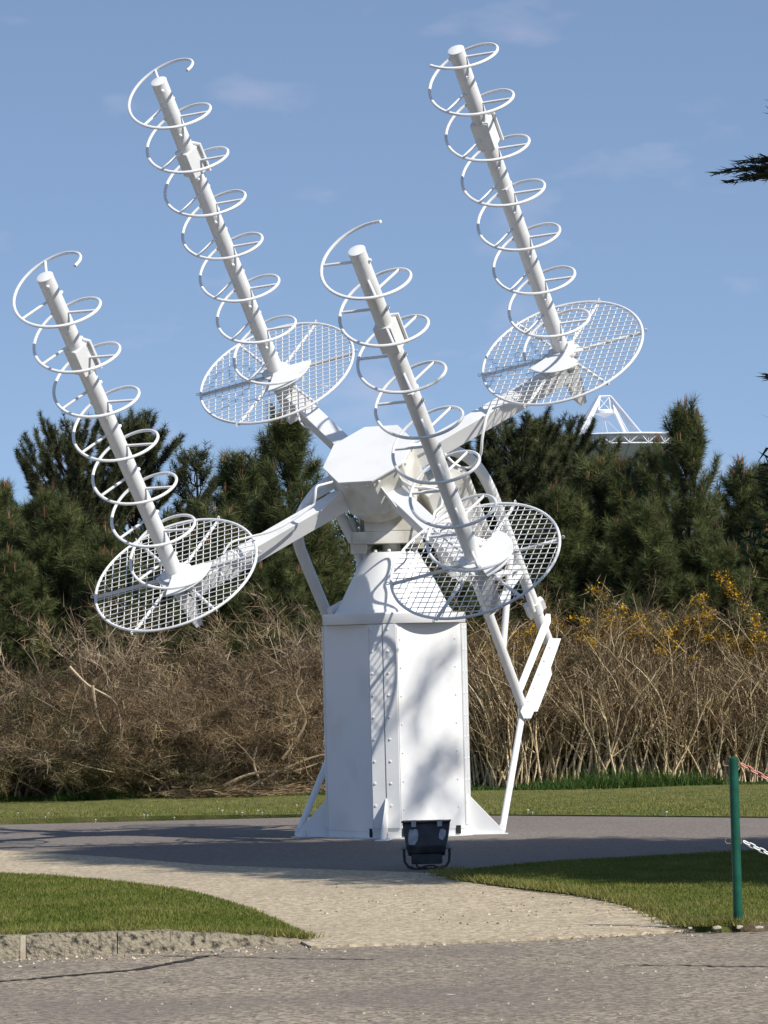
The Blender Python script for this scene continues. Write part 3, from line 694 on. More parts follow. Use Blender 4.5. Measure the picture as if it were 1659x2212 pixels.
# ================================================================== POST AND CHAINS
pb = gr(1595, 2000, .03); pb.z = 0.0
ptop = at(1584, 1639, pb.y-.01)
PH = ptop.z
def post(name, loc, topv, label):
    o = empty(name, loc, label, 'post')
    MB().tube([(0, 0, -.05), topv*.5, topv], .0265, 20).build('shaft', 'green_paint', o, smooth=True)
    MB().lathe(topv, [(.0275, -.012), (.0275, .003), (.018, .010), (.004, .012)], n=20).build('cap', 'green_paint', o, smooth=True)
    for f_ in (.965, .515):
        c_ = topv*f_
        h_ = [c_+Vector((-.0265-.018+.016*math.cos(a_), -.008, .016*math.sin(a_)+.010)) for a_ in [R(d_) for d_ in range(300, 100, -20)]]
        MB().tube([c_+Vector((-.02, -.008, -.006))]+h_, .0028, 6).build('chain_hook', 'hook_wire', o, smooth=True)
        h_ = [c_+Vector((.0265+.018-.016*math.cos(a_), -.004, .016*math.sin(a_)+.006)) for a_ in [R(d_) for d_ in range(240, 440, 20)]]
        MB().tube([c_+Vector((.02, -.004, -.006))]+h_, .0028, 6).build('chain_hook', 'hook_wire', o, smooth=True)
    return o
post('bollard_post', pb, ptop-pb, 'slim dark green metal post at the road edge by the shaded lawn')
p2 = pb+Vector((1.9, .25, .02)); t2 = Vector((-.01, 0, PH))
post('bollard_post', p2, t2, 'dark green metal post just beyond the right edge, holding the chain ends')
def link_mesh():
    m = MB(); P = []; L_, W_ = .020, .0105
    for k in range(20):
        a_ = 2*math.pi*k/20; P.append((math.copysign(L_, math.cos(a_))*(1 if abs(math.cos(a_)) > .01 else 0)*.62+math.cos(a_)*W_, math.sin(a_)*W_*1.1, 0))
    m.tube(P, .0042, 6, closed=True); me = bpy.data.meshes.new('link'); me.from_pydata(m.v, [], m.f)
    me.polygons.foreach_set('use_smooth', [True]*len(me.polygons)); return me
lm = {}
for mt in ('chain_white', 'chain_red'): lm[mt] = link_mesh(); lm[mt].materials.append(MATS[mt])
def chain(f_, sag, label, first):
    a = pb+(ptop-pb)*f_+Vector((.046, -.004, -.004)); b = p2+t2*f_+Vector((-.046, -.004, .0)); root = empty('plastic_chain', a, label, 'chain', 'plastic chains hung on the post')
    N = 62
    def P(t): q = a.lerp(b, t); q.z -= sag*4*t*(1-t); return q
    for i in range(N):
        p, q = P(i/N), P((i+1)/N); mt = 'chain_red' if ((i//5+first) % 2 == 0) else 'chain_white'
        o = bpy.data.objects.new('link', lm[mt]); COL.objects.link(o); o.parent = root
        d = q-p; o.matrix_basis = Matrix.Translation((p+q)/2-a) @ d.to_track_quat('X', 'Z').to_matrix().to_4x4() @ Matrix.Rotation(R(30+90*(i % 2)), 4, 'X') @ Matrix.Diagonal((d.length/.036, 1, 1, 1))
chain(.972, .30, 'faded red and white plastic chain hung from the top of the green post', 0)
chain(.522, .26, 'faded white and red plastic chain hung halfway up the green post', 1)
# rubble round the post foot
rp = random.Random(9)
for i in range(26):
    px_, py_ = rp.uniform(1440, 1660), rp.uniform(1994, 2006); g_ = gr(px_, py_, .03); r_ = rp.uniform(.008, .024)
    m = MB(); bm = bmesh.new(); bmesh.ops.create_icosphere(bm, subdivisions=1, radius=1)
    sc3 = Vector((rp.uniform(.8, 1.6), rp.uniform(.7, 1.2), rp.uniform(.45, .8)))
    vv = [Vector((v.co.x*sc3.x, v.co.y*sc3.y, v.co.z*sc3.z))*(r_*rp.uniform(.8, 1.15)) for v in bm.verts]
    fs = [tuple(v.index for v in f.verts) for f in bm.faces]; bm.free()
    m.add([v+Vector((0, 0, r_*.2)) for v in vv], fs); o = m.build('pebble', 'pebble'); o.location = (g_.x, g_.y, .03)
    tag(o, 'small loose stone on the dirt verge by the green post', 'stone', 'loose stones by the post')
lg = gr(1415, 1998, .024)
for i in range(4):
    m = MB(); a_ = rp.uniform(0, 6.28); L_ = rp.uniform(.04, .08)
    P = [Vector((math.cos(a_)*L_, math.sin(a_)*L_, .02)), Vector((-math.sin(a_)*.03, math.cos(a_)*.03, .012)), Vector((-math.cos(a_)*L_, -math.sin(a_)*L_, .014)), Vector((math.sin(a_)*.03, -math.cos(a_)*.03, .0))]
    m.prism(P, (0, 0, .003)); o = m.build('dead_leaf', 'litter_leaf'); o.location = gr(1440+i*24, 2000-i*1.5, .024)
    tag(o, 'curled brown dead leaf at the path corner', 'leaf', 'dead leaves at the path corner')

# ================================================================== DISTANT DISH
DY = 618.0
dc = at(1306, 948, DY); RZ = dc.z; dpx = FPX/DY
dish = empty('dish_antenna', (dc.x, dc.y, -.2), 'huge white dish antenna far behind the pines, tripod feed above its rim', 'antenna')
DO = Vector((dc.x, dc.y, -.2)); RD = 15.0
def dpart(mb, name, mat='dish_paint', parent=None, **k): return mb.build(name, mat, parent or dish, org=DO, **k)
def dpt(px, py, dy=0): return at(px, py, DY+dy)
def ringp(r_, z_, n_=48): return [Vector((dc.x+r_*math.cos(2*math.pi*k/n_), dc.y+r_*math.sin(2*math.pi*k/n_), z_)) for k in range(n_)]
pr = [(RD*k/14, RZ-4.6+4.6*(k/14)**2) for k in range(0, 15)]; pr[0] = (.05, pr[0][1])
m = MB(); n_ = 48
up_, lo_ = pr, [(r_, z_-.25) for r_, z_ in pr]
allp = up_+lo_[::-1]
m.lathe((dc.x, dc.y, 0), allp, n=n_); dpart(m, 'reflector_bowl', 'dish_paint', smooth=True)
rm = dpart(MB().tube(ringp(RD+.1, RZ), .17, 6, True), 'rim_ring')
dpart(MB().tube(ringp(RD-.6, RZ-1.45), .13, 6, True), 'lower_ring', parent=rm)
NB = 30
for k in range(NB):
    a0, a1, am = [2*math.pi*q/NB for q in (k, k+1, k+.5)]
    P0 = Vector((dc.x+RD*math.cos(a0), dc.y+RD*math.sin(a0), RZ)); P1 = Vector((dc.x+RD*math.cos(a1), dc.y+RD*math.sin(a1), RZ)); Q = Vector((dc.x+(RD-.6)*math.cos(am), dc.y+(RD-.6)*math.sin(am), RZ-1.45))
    dpart(MB().tube([P0, Q], .12, 5), 'rim_strut', parent=rm); dpart(MB().tube([Q, P1], .12, 5), 'rim_strut', parent=rm)
    dpart(MB().tube([Q, Vector((dc.x+(RD-.3)*math.cos(am), dc.y+(RD-.3)*math.sin(am), RZ))], .08, 5), 'rim_strut', parent=rm)
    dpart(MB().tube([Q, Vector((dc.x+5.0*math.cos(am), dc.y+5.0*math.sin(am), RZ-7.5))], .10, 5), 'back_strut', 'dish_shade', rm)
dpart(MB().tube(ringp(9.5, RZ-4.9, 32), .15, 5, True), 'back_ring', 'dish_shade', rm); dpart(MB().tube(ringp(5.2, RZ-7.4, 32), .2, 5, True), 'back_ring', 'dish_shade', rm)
apx = dpt(1305.5, 903.5); stp = dpt(1306, 892)
sub = dpart(MB().lathe((stp.x, stp.y, 0), [(.05, apx.z), (.5, apx.z+.3), (1.62, stp.z-.1), (1.62, stp.z+.35)], n=28), 'subreflector', smooth=True)
tz = dpt(1306, 856).z
for k in range(4):
    a_ = math.pi/4+k*math.pi/2+.12; a2 = a_+math.pi/2
    def tp(r_, z_, aa): return Vector((stp.x+r_*math.cos(aa), stp.y+r_*math.sin(aa), z_))
    dpart(MB().tube([tp(1.65, stp.z+.4, a_), tp(1.15, tz, a_)], .13, 5), 'feed_frame', parent=sub)
    dpart(MB().tube([tp(1.15, tz, a_), tp(1.15, tz, a2)], .11, 5), 'feed_frame', parent=sub)
    dpart(MB().tube([tp(1.65, stp.z+.4, a_), tp(1.65, stp.z+.4, a2)], .1, 5), 'feed_frame', parent=sub)
    dpart(MB().tube([tp(1.65, stp.z+.4, a_), tp(1.15, tz, a2)], .07, 5), 'feed_frame', parent=sub)
    # legs: flat deep beams from the feed frame down on to the bowl
    top_ = tp(1.5, tz-.6, a_); foot = tp(8.3, RZ-2.6, a_); d = (foot-top_).normalized(); t_ = Vector((-math.sin(a_), math.cos(a_), 0)); nn = d.cross(t_)
    dpart(MB().box((top_+foot)/2, d*((foot-top_).length/2), t_*.14, nn*.27), 'feed_leg', 'dish_paint', sub)
    dpart(MB().tube([tp(1.2, tz, a_), tp(9.2, RZ-2.0, a_)], .13, 5), 'feed_leg', 'dish_paint', sub)
    dpart(MB().tube([apx, tp(6.5, RZ-3.2, a_+math.pi/4)], .04, 4), 'feed_stay', parent=sub)
dpart(MB().lathe((dc.x, dc.y, -.2), [(6.5, 0), (6.5, 8), (4.2, 12), (4.2, RZ-7.6)], n=24), 'support_tower', smooth=True)

# ================================================================== PINES
def shoot_needles(rg, base, dirs, lens, K, nl, wd, spread):
    n = len(base); t = rg.uniform(.05, 1.0, (n, K)); az = rg.uniform(0, 2*np.pi, (n, K)); an = np.radians(rg.uniform(spread[0], spread[1], (n, K)))
    ref = np.where(np.abs(dirs[:, 2:3]) > .9, np.array([[1., 0, 0]]), np.array([[0, 0, 1.]])); u = unit(np.cross(dirs, ref)); v = np.cross(dirs, u)
    o = base[:, None]+dirs[:, None]*(lens[:, None]*t)[..., None]
    nd = dirs[:, None]*np.cos(an)[..., None]+(u[:, None]*np.cos(az)[..., None]+v[:, None]*np.sin(az)[..., None])*np.sin(an)[..., None]
    L = rg.uniform(nl[0], nl[1], (n, K))
    nd[..., 2] -= .12; nd = unit(nd)
    sd_ = unit(np.cross(nd, rg.normal(size=(n, K, 3))))*(wd/2)
    V = np.stack([o-sd_, o+sd_, o+nd*L[..., None]], 2).reshape(-1, 3, 3)
    return V
def limb(mb, pts_, r0, r1, n=5):
    k = len(pts_); mb.tube(pts_, [r0+(r1-r0)*i/(k-1) for i in range(k)], n)
def make_pine(seed, H, Rb, young=True, low=.12, K=70, name='pine_tree', sparse=1.0):
    rg = np.random.default_rng(seed); rd = random.Random(seed)
    root = empty(name, (0, 0, 0)); mb = MB(); SB, SD, SL, ST = [], [], [], []
    tr = [Vector((.03*H*mnoise.noise((seed, z_*1.3, 0)), .03*H*mnoise.noise((seed+5, z_*1.3, 0)), z_)) for z_ in np.linspace(-.1, H*.97, 12)]
    limb(mb, tr, .055+.012*H, .012, 8)
    def tp(z_): f = max(0, min(.999, (z_+.1)/(H*.97+.1)))*11; i = int(f); return tr[i].lerp(tr[i+1], f-i)
    z = low*H; ph_ = 0
    step = .27 if young else .28
    while z < H*.96:
        f = z/H; nb = rd.randint(6, 8) if young else rd.randint(6, 8)
        for k in range(nb):
            if rd.random() > sparse: continue
            a = ph_+2*math.pi*k/nb+rd.uniform(-.4, .4)
            if young: Lb = (Rb*(1-f)**.75+.16)*rd.uniform(.7, 1.15)
            else: Lb = Rb*(math.sin(math.pi*min(1, .22+.80*f))**.7)*rd.uniform(.55, 1.2)+.2
            el = R(rd.uniform(10, 34)+(28*f if young else 18*f)); p = tp(z); hd_ = Vector((math.cos(a), math.sin(a), 0)); bp = [p.copy()]; q = p.copy()
            for j in range(5):
                e2 = el+R(7 if young else 5)*j*rd.uniform(.5, 1.5); q = q+(hd_*math.cos(e2)+Vector((0, 0, math.sin(e2))))*(Lb/5)
                q = q+Vector((rd.uniform(-.03, .03), rd.uniform(-.03, .03), rd.uniform(-.02, .02))); bp.append(q.copy())
            limb(mb, bp, .012+.012*Lb, .006, 4)
            ns = max(3, int(Lb/(.115 if young else .09)))
            for j in range(ns):
                t = .28+.72*(j+rd.random())/ns; f2 = t*5; i = min(4, int(f2)); b = bp[i].lerp(bp[i+1], f2-i); d0 = (bp[i+1]-bp[i]).normalized()
                sd0 = d0.cross(Vector((0, 0, 1))).normalized()*rd.choice((-1, 1)); d = (d0*rd.uniform(.5, 1.1)+sd0*rd.uniform(.2, 1.0)+Vector((0, 0, rd.uniform(.1, .9)))).normalized()
                SB.append(b); SD.append(d); SL.append(rd.uniform(.16, .34)*(1 if young else .8)); ST.append(rd.gauss(.42, .27)+.25*(t-.6))
            SB.append(bp[4]); SD.append(((bp[5]-bp[4]).normalized()+Vector((0, 0, .5))).normalized()); SL.append(rd.uniform(.25, .4)); ST.append(rd.gauss(.6, .15))
        z += step*rd.uniform(.8, 1.2); ph_ += 1.1
    for k in range(4):
        SB.append(tp(H*.93)); SD.append(Vector((rd.uniform(-.4, .4), rd.uniform(-.4, .4), 1)).normalized()); SL.append(rd.uniform(.25, .45)); ST.append(.6)
    SB.append(tp(H*.92)); SD.append(Vector((0, 0, 1))); SL.append(.5); ST.append(.6)
    mb.build('trunk', 'bark', root, smooth=True)
    SBn, SDn, SLn, STn = np.array([tuple(p) for p in SB]), np.array([tuple(p) for p in SD]), np.array(SL), np.array(ST)
    V = shoot_needles(rg, SBn, SDn, SLn, K, (.13, .21) if young else (.10, .15), .0085 if young else .0095, (20, 70))
    tt = np.clip(np.repeat(STn, K)+rg.normal(0, .08, len(V)), 0, 1)
    tris('crown', V, tt, 'pine_needles' if young else 'old_pine_needles', root)
    if young:
        # upright brown shoots at the tips
        tip = SBn+SDn*SLn[:, None]; pr_ = rg.random(len(tip)) < .11; pr_[-5:] = True
        T_ = tip[pr_]; VV = []; tn = []
        for p in T_:
            kk = 1+(rg.random() < .3)+(3 if p[2] > H*.97 else 0)
            for _ in range(kk):
                h = rg.uniform(.07, .15)*(1.5 if p[2] > H*.93 else 1); d = unit(np.array([rg.normal(0, .13), rg.normal(0, .13), 1.0])); o = p+np.array([rg.normal(0, .025), rg.normal(0, .025), -.03]); r_ = .0085
                a = [o+np.array([math.cos(q), math.sin(q), 0])*r_ for q in (0, 2.1, 4.2)]; tpz = o+d*h
                a2 = [o+d*h*.7+np.array([math.cos(q), math.sin(q), 0])*r_*.8 for q in (0, 2.1, 4.2)]
                c = rg.uniform(0, 1)
                for i in range(3):
                    j = (i+1) % 3; VV += [(a[i], a[j], a2[j]), (a[i], a2[j], a2[i]), (a2[i], a2[j], tpz)]; tn += [c]*3
        tag(tris('candle_shoots', np.array(VV), tn, 'pine_candle', root), kind='stuff')
    return root
def copy_tree(o, parent=None):
    c = o.copy(); COL.objects.link(c); c.parent = parent
    for ch in list(o.children): copy_tree(ch, c)
    return c
protos = {}
def get(kind):
    if kind in protos and protos[kind][1]: return copy_tree(protos[kind][0])
    if kind not in protos:
        k, i = kind[0], int(kind[1:])
        if k == 'y': o = make_pine(20+i, [4.6, 4.2, 4.9, 3.9][i], [1.55, 1.7, 1.4, 1.8][i], True, low=.06, K=92)
        elif k == 'o': o = make_pine(50+i, [5.8, 6.2, 5.4][i], [2.1, 1.75, 2.2][i], False, low=.2, K=84)
        else: o = make_pine(70+i, 5.6, .85, False, low=.48, K=50, sparse=.7)
        o.name = 'pine_tree'; protos[kind] = [o, False]
    protos[kind][1] = True; return protos[kind][0]
PH_ = {'y0': 4.6, 'y1': 4.2, 'y2': 4.9, 'y3': 3.9, 'o0': 5.8, 'o1': 6.2, 'o2': 5.4, 's0': 5.6}
pines = [ # kind, px, top py, depth, turn, label, group
    ('o0', 150, 922, 60, .3, 'dark old pine with a wide uneven crown, behind the left helix', None),
    ('o1', 285, 905, 61, 1.3, 'tall dark pine with a pointed top just right of the left helix tube', None),
    ('s0', 423, 962, 60, 2.0, 'thin sparse pine with bare trunk against the sky', None),
    ('o2', 30, 1110, 57, 2.6, 'low dark pine at the left, under the leftmost reflector', None),
    ('y3', 105, 1110, 53, .9, 'bushy young pine with brown shoots at the left, above the dry thicket', None),
    ('y1', -20, 1070, 54, 4.0, 'young pine cut off by the left edge', None),
    ('y0', 345, 1120, 54, 5.1, 'young pine behind the left grid reflector', None),
    ('y2', 622, 912, 53, .2, 'dense young pine with many orange shoots left of the octagonal hub', None),
    ('y1', 520, 1010, 56, 1.7, 'young pine half hidden beneath the rear left reflector', None),
    ('y3', 480, 1150, 52, 2.2, 'low broad young pine below the left antenna arm', None),
    ('y0', 700, 1160, 53, 3.3, 'young pine close behind the left side of the pedestal bell', None),
    ('y3', 230, 1190, 52.5, 4.4, 'low young pine behind the dry bushes left of the left reflector', None),
    ('o0', 1110, 912, 59, 3.9, 'dark round-topped pine right of the boom of the right antenna arm', None),
    ('o2', 1195, 930, 61, .8, 'dark spreading pine in front of the distant dish, left part', None),
    ('o1', 1020, 965, 60, 5.0, 'dark pine behind the counterweight yoke', None),
    ('o2', 905, 1090, 60, 3.6, 'dark pine hidden mostly by the hub and front helix', None),
    ('y1', 830, 1170, 56, 2.9, 'young pine behind the bell of the pedestal', None),
    ('y2', 1480, 900, 52.5, 2.4, 'tallest young pine with a candle-topped leader in front of the distant dish', None),
    ('y0', 1408, 968, 54.5, 4.5, 'young pine with two bare leading shoots, just left of the tallest young pine', None),
    ('y0', 1352, 1012, 53.0, 2.7, 'slim young pine directly below the feed of the distant dish', None),
    ('y1', 1295, 1015, 53.5, 5.7, 'bushy young pine below the distant dish', None),
    ('y3', 1200, 1100, 52.5, 1.1, 'low young pine with clustered shoots right of the front reflector', None),
    ('y3', 1390, 1120, 51.8, 3.0, 'low broad young pine above the yellow gorse', None),
    ('s0', 1545, 1060, 58, .4, 'thin bare-branched pine with sky behind it at the right', None),
    ('y0', 1615, 1010, 56, 1.9, 'young pine near the right edge, left of the cut-off one', None),
    ('y1', 1680, 1030, 55, .6, 'young pine cut off by the right edge', None),
    ('y3', 1530, 1180, 52, 5.3, 'low dark young pine behind the gorse near the right edge', None),
    ('y3', 1640, 1190, 52.3, .1, 'low young pine at the right edge above the dry stems', None),
    ('y1', 1090, 1190, 53, 2.1, 'young pine behind the front grid reflector', None),
    ('y3', 960, 1230, 52.6, 4.1, 'low young pine behind the right side of the pedestal cap', None),
    ('y3', 590, 1215, 51.9, 3.7, 'low young pine left of the pedestal, just above the dry bushes', None),
    ('y3', 20, 1230, 52.2, 1.5, 'low young pine in the lower left corner of the wood', None),
]
SLIM = {('y2', 1480): .80, ('y0', 1408): .66, ('o0', 150): .78, ('o2', 1195): .85, ('y1', 1295): .9, ('y0', 1352): .75}
for kind, px_, py_, Y_, rz_, lab, grp in pines:
    o = get(kind); top_ = at(px_, py_, Y_); o.location = (top_.x, Y_, .05); s_ = (top_.z-.05)/(PH_[kind]*1.02); k_ = SLIM.get((kind, px_), 1)*s_; o.scale = (k_, k_, s_); o.rotation_euler = (0, 0, rz_)
    tag(o, lab, 'pine tree', 'pines behind the thicket')
# far wood closing the view between the trunks
n = 150000; x = rng.uniform(-16, 16, n); y = rng.uniform(64, 72, n); top_h = 3.5+.9*patchy(x, y*0, .35, 2.2)+.5*patchy(x, y*0, 1.3, 9.2)
z = rng.uniform(0, 1, n)**.8*top_h
d = unit(rng.normal(size=(n, 3))+np.array([0, 0, .6])); sd_ = unit(np.cross(d, rng.normal(size=(n, 3))))*.02
o_ = np.stack([x, y, z], 1); V = np.stack([o_-sd_, o_+sd_, o_+d*rng.uniform(.12, .28, n)[:, None]], 1)
tag(tris('far_wood', V, np.clip(rng.normal(.4, .2, n), 0, 1), 'old_pine_needles'), 'dark green undergrowth filling the gaps far behind the pines', 'wood', kind='stuff')

# ================================================================== GORSE THICKET
def thicket(seed, H, Wd, style):
    """style: 'stems' upright pale stems, 'tangle' arching grey twigs, 'bloom' green-brown gorse with yellow flowers"""
    rg = np.random.default_rng(seed); rd = random.Random(seed); root = empty('gorse_bush', (0, 0, 0))
    mb = MB(); tint = []; TB, TD = [], []
    ns = {'stems': 40, 'tangle': 24, 'bloom': 20, 'olive': 26}[style]
    def stem(p, d, L_, r0, depth):
        k = 7; P = [p.copy()]; q = p.copy(); dd = d.copy()
        for j in range(k-1):
            jit = .12 if style == 'stems' else .30
            dd = (dd+Vector((rd.gauss(0, jit), rd.gauss(0, jit), rd.gauss(0, jit*.6)+(.02 if style == 'stems' else -.01)))).normalized(); q = q+dd*(L_/(k-1))
            if q.z < .02: q.z = .02
            P.append(q.copy())
        nv = len(mb.v); mb.tube(P, [max(.0022, r0*(1-.75*j/(k-1))) for j in range(k)], 4); c = min(1, max(0, (rd.gauss(.60, .27) if style == 'stems' else rd.gauss(.42, .3))+(.15 if depth == 0 else -.08))); tint.extend([c]*(len(mb.v)-nv))
        for j in range(1, k): TB.append(P[j]); TD.append(dd.copy())
        if depth < 2:
            for _ in range(rd.choice((2, 3)) if depth == 0 else rd.choice((1, 2))):
                j = rd.randint(2, k-2); d2 = ((P[j+1]-P[j]).normalized()+Vector((rd.gauss(0, .45), rd.gauss(0, .45), rd.gauss(.1, .3)))).normalized(); stem(P[j], d2, L_*rd.uniform(.35, .6), r0*.55, depth+1)
    for i in range(ns):
        a = rd.uniform(0, 6.28); rr = Wd*.5*math.sqrt(rd.random()); p = Vector((math.cos(a)*rr, math.sin(a)*rr*.7, -.02))
        if style == 'stems': d = Vector((rd.gauss(0, .12), rd.gauss(0, .12), 1)); L_ = H*rd.uniform(.55, 1.05)
        elif style == 'tangle': d = Vector((rd.gauss(0, .65), rd.gauss(0, .6), 1)); L_ = H*rd.uniform(.6, 1.2)
        else: d = Vector((rd.gauss(0, .35), rd.gauss(0, .35), 1)); L_ = H*rd.uniform(.7, 1.05)
        stem(p, d.normalized(), L_, rd.uniform(.009, .020) if style != 'tangle' else rd.uniform(.006, .017), 0)
    st = mb.build('stems', 'dry_stem' if style != 'tangle' else 'grey_twig', root, smooth=True); tinted(st, tint)
    B = np.array([tuple(p) for p in TB]); Dn = np.array([tuple(p) for p in TD])
    # fine side twigs
    K = {'stems': 3, 'tangle': 8, 'bloom': 12, 'olive': 6}[style]
    o_ = np.repeat(B, K, 0)+rg.normal(0, .045, (len(B)*K, 3)); d = unit(np.repeat(Dn, K, 0)*.6+rg.normal(0, .6, (len(o_), 3))+np.array([0, 0, .25]))
    L_ = rg.uniform(.06, .24, len(o_))*(1.35 if style == 'tangle' else 1); wd = .0034 if style != 'bloom' else .004
    s1 = unit(np.cross(d, rg.normal(size=d.shape)))*wd
    V = np.stack([o_-s1, o_+s1, o_+d*L_[:, None]], 1); V[..., 2] = np.maximum(V[..., 2], .0)
    cl = np.clip(np.repeat((.12 if style == 'stems' else .36)+.9*patchy(B[:, 0]+B[:, 1]*.6, B[:, 2], 1.9, seed*.7), K)+rg.normal(0, .14, len(o_)), 0, 1)
    tag(tris('twigs', V, cl, {'stems': 'dry_twig', 'tangle': 'grey_twig' if seed % 2 else 'dry_twig', 'bloom': 'dry_twig', 'olive': 'dry_twig'}[style], root), kind='stuff')
    if style in ('bloom', 'olive'):
        up_ = B[B[:, 2] > H*(.45 if style == 'bloom' else .02)]; K = 26
        o_ = np.repeat(up_, K, 0)+rg.normal(0, .05, (len(up_)*K, 3)); d = unit(rg.normal(size=o_.shape)+np.array([0, 0, .8])); s1 = unit(np.cross(d, rg.normal(size=d.shape)))*.004
        tag(tris('spines', np.stack([o_-s1, o_+s1, o_+d*rg.uniform(.03, .08, len(o_))[:, None]], 1), rg.uniform(0, 1, len(o_)), 'gorse_green', root), kind='stuff')
    if style == 'bloom':
        tips = B[B[:, 2] > H*.72]; tips = tips[np.array([mnoise.noise(Vector(p)*3.1+Vector((seed, 0, 0))) for p in tips]) > .08]; K = 42
        o_ = np.repeat(tips, K, 0)+rg.normal(0, .035, (len(tips)*K, 3)); d = unit(rg.normal(size=o_.shape)); s1 = unit(np.cross(d, rg.normal(size=d.shape)))*.013
        tag(tris('flowers', np.stack([o_-s1, o_+s1, o_+d*.028], 1), rg.uniform(0, 1, len(o_)), 'gorse_flower', root), kind='stuff')
    return root
tproto = {}
def bush(style, i):
    k = (style, i)
    if k not in tproto: tproto[k] = [thicket(hash_(style)+i, {'stems': 1.75, 'tangle': 2.0, 'bloom': 2.1, 'olive': 1.6}[style], {'stems': 1.1, 'tangle': 1.5, 'bloom': 1.0, 'olive': 1.2}[style], style), False]
    if tproto[k][1]: return copy_tree(tproto[k][0])
    tproto[k][1] = True; return tproto[k][0]
def hash_(s): return {'stems': 110, 'tangle': 210, 'bloom': 310, 'olive': 410}[s]
ordn = ['first', 'second', 'third', 'fourth', 'fifth', 'sixth', 'seventh', 'eighth', 'ninth', 'tenth']
rb = random.Random(12)
def place(style, i, px_, Y_, sc, lab, cat, grp):
    o = bush(style, i); p = at(px_, 1700, Y_); o.location = (p.x, Y_, .04); o.scale = (rb.uniform(.95, 1.1)*min(1.1, sc+.1), 1, sc); o.rotation_euler = (0, 0, rb.uniform(0, 6.28)); tag(o, lab, cat, grp)
for j, px_ in enumerate(range(1060, 1780, 88)):
    place('stems', j % 4, px_+rb.uniform(-14, 14), 46.9+rb.uniform(-.15, .25), rb.uniform(.66, .86), 'bare pale-stemmed gorse bush, %s from the pedestal in the front row at the right' % ordn[j], 'bush', 'dry stems right of the pedestal')
for j, px_ in enumerate(range(1030, 1790, 105)):
    place('stems', (j+2) % 4, px_+rb.uniform(-14, 14), 47.8+rb.uniform(-.15, .25), rb.uniform(.78, .92), 'brown dry gorse bush, %s from the pedestal in the second row at the right' % ordn[j], 'bush', 'dry stems right of the pedestal')
for j, px_ in enumerate(range(-30, 760, 118)):
    place('tangle', j % 4, px_+rb.uniform(-18, 18), 47.2+rb.uniform(-.2, .3), [.5, .58, .76, .66, .80, .64, .78][j], 'tangled grey-brown dry bush, %s from the left edge in the front row' % ordn[j], 'bush', 'dry tangle left of the pedestal')
for j, px_ in enumerate(range(20, 780, 108)):
    place('tangle', (j+1) % 4, px_+rb.uniform(-18, 18), 48.4+rb.uniform(-.2, .3), [.62, .84, .98, .80, .92, .84, .96, .8][j], 'tangled brown dry bush, %s from the left edge in the second row' % ordn[j], 'bush', 'dry tangle left of the pedestal')
for px_, Y_, sc, lab in [(x_, y_, c_*.93, l_) for x_, y_, c_, l_ in [(1035, 48.6, .92, 'flowering gorse just right of the pedestal cap, few yellow flowers'), (1115, 48.9, .98, 'flowering gorse behind the counterweight, scattered yellow flowers'),
        (1240, 49.2, 1.10, 'gorse with one tall yellow-flowered spike right of the counterweight'), (1355, 49.0, 1.02, 'flowering gorse with yellow clusters below the low broad pine'),
        (1455, 49.2, 1.08, 'gorse with the largest bright yellow flower cluster, centre right'), (1585, 49.0, 1.04, 'flowering gorse left of the last one at the right edge'), (1668, 48.6, .9, 'flowering gorse cut off by the right edge')]]:
    place('bloom', int(px_) % 3, px_, Y_, sc, lab, 'bush', 'flowering gorse')
for j, (px_, Y_, sc_) in enumerate([(-30, 46.8, .72), (48, 47.0, .80), (150, 46.75, .52), (330, 46.7, .40), (20, 47.9, 1.02)]):
    place('olive', j % 2, px_, Y_, sc_, ['olive green gorse bush cut off by the left edge', 'olive green gorse bush just right of the one at the left edge', 'low olive green gorse bush before the left tangle', 'lowest olive gorse clump at the foot of the left tangle', 'tall olive gorse behind the left corner of the tangle'][j], 'bush', 'olive gorse at the left')
for j, px_ in enumerate((780, 880, 970)):
    place('tangle', j % 4, px_, 48.2, .95, 'dry bush hidden behind the pedestal, %s from its left side' % ordn[j], 'bush', 'dry bushes behind the pedestal')
# a few broken branches lying and leaning at the foot of the left tangle
for k, pix in enumerate([[(520, 1712), (600, 1668), (690, 1632), (760, 1630)], [(450, 1716), (540, 1672), (640, 1664), (705, 1640)], [(575, 1712), (548, 1650), (560, 1600)], [(610, 1640), (660, 1560), (640, 1500), (655, 1470)], [(200, 1480), (215, 1560), (262, 1625)], [(150, 1440), (190, 1480), (250, 1520), (262, 1600)]]):
    P = [at(x_, y_, 46.2+.06*k) for x_, y_ in curve(pix, 5)]; m = MB(); m.tube(P, [.020-.014*i/len(P) for i in range(len(P))], 6)
    o = m.build('broken_branch', 'grey_twig', org=P[0], smooth=True); o.location = P[0]; tinted(o, [.55+.15*(k % 3)]*len(m.v))
    tag(o, ['long bare branch sweeping right from the ground at the foot of the left tangle', 'pale bare branch lying low beside the long sweeping one', 'short upright dead branch at the foot of the left tangle', 'thick leaning dead branch left of the pedestal', 'short pale dead branch in the middle of the left tangle', 'pale forked dead branch high in the left tangle'][k], 'branch', 'dead branches in the left tangle')
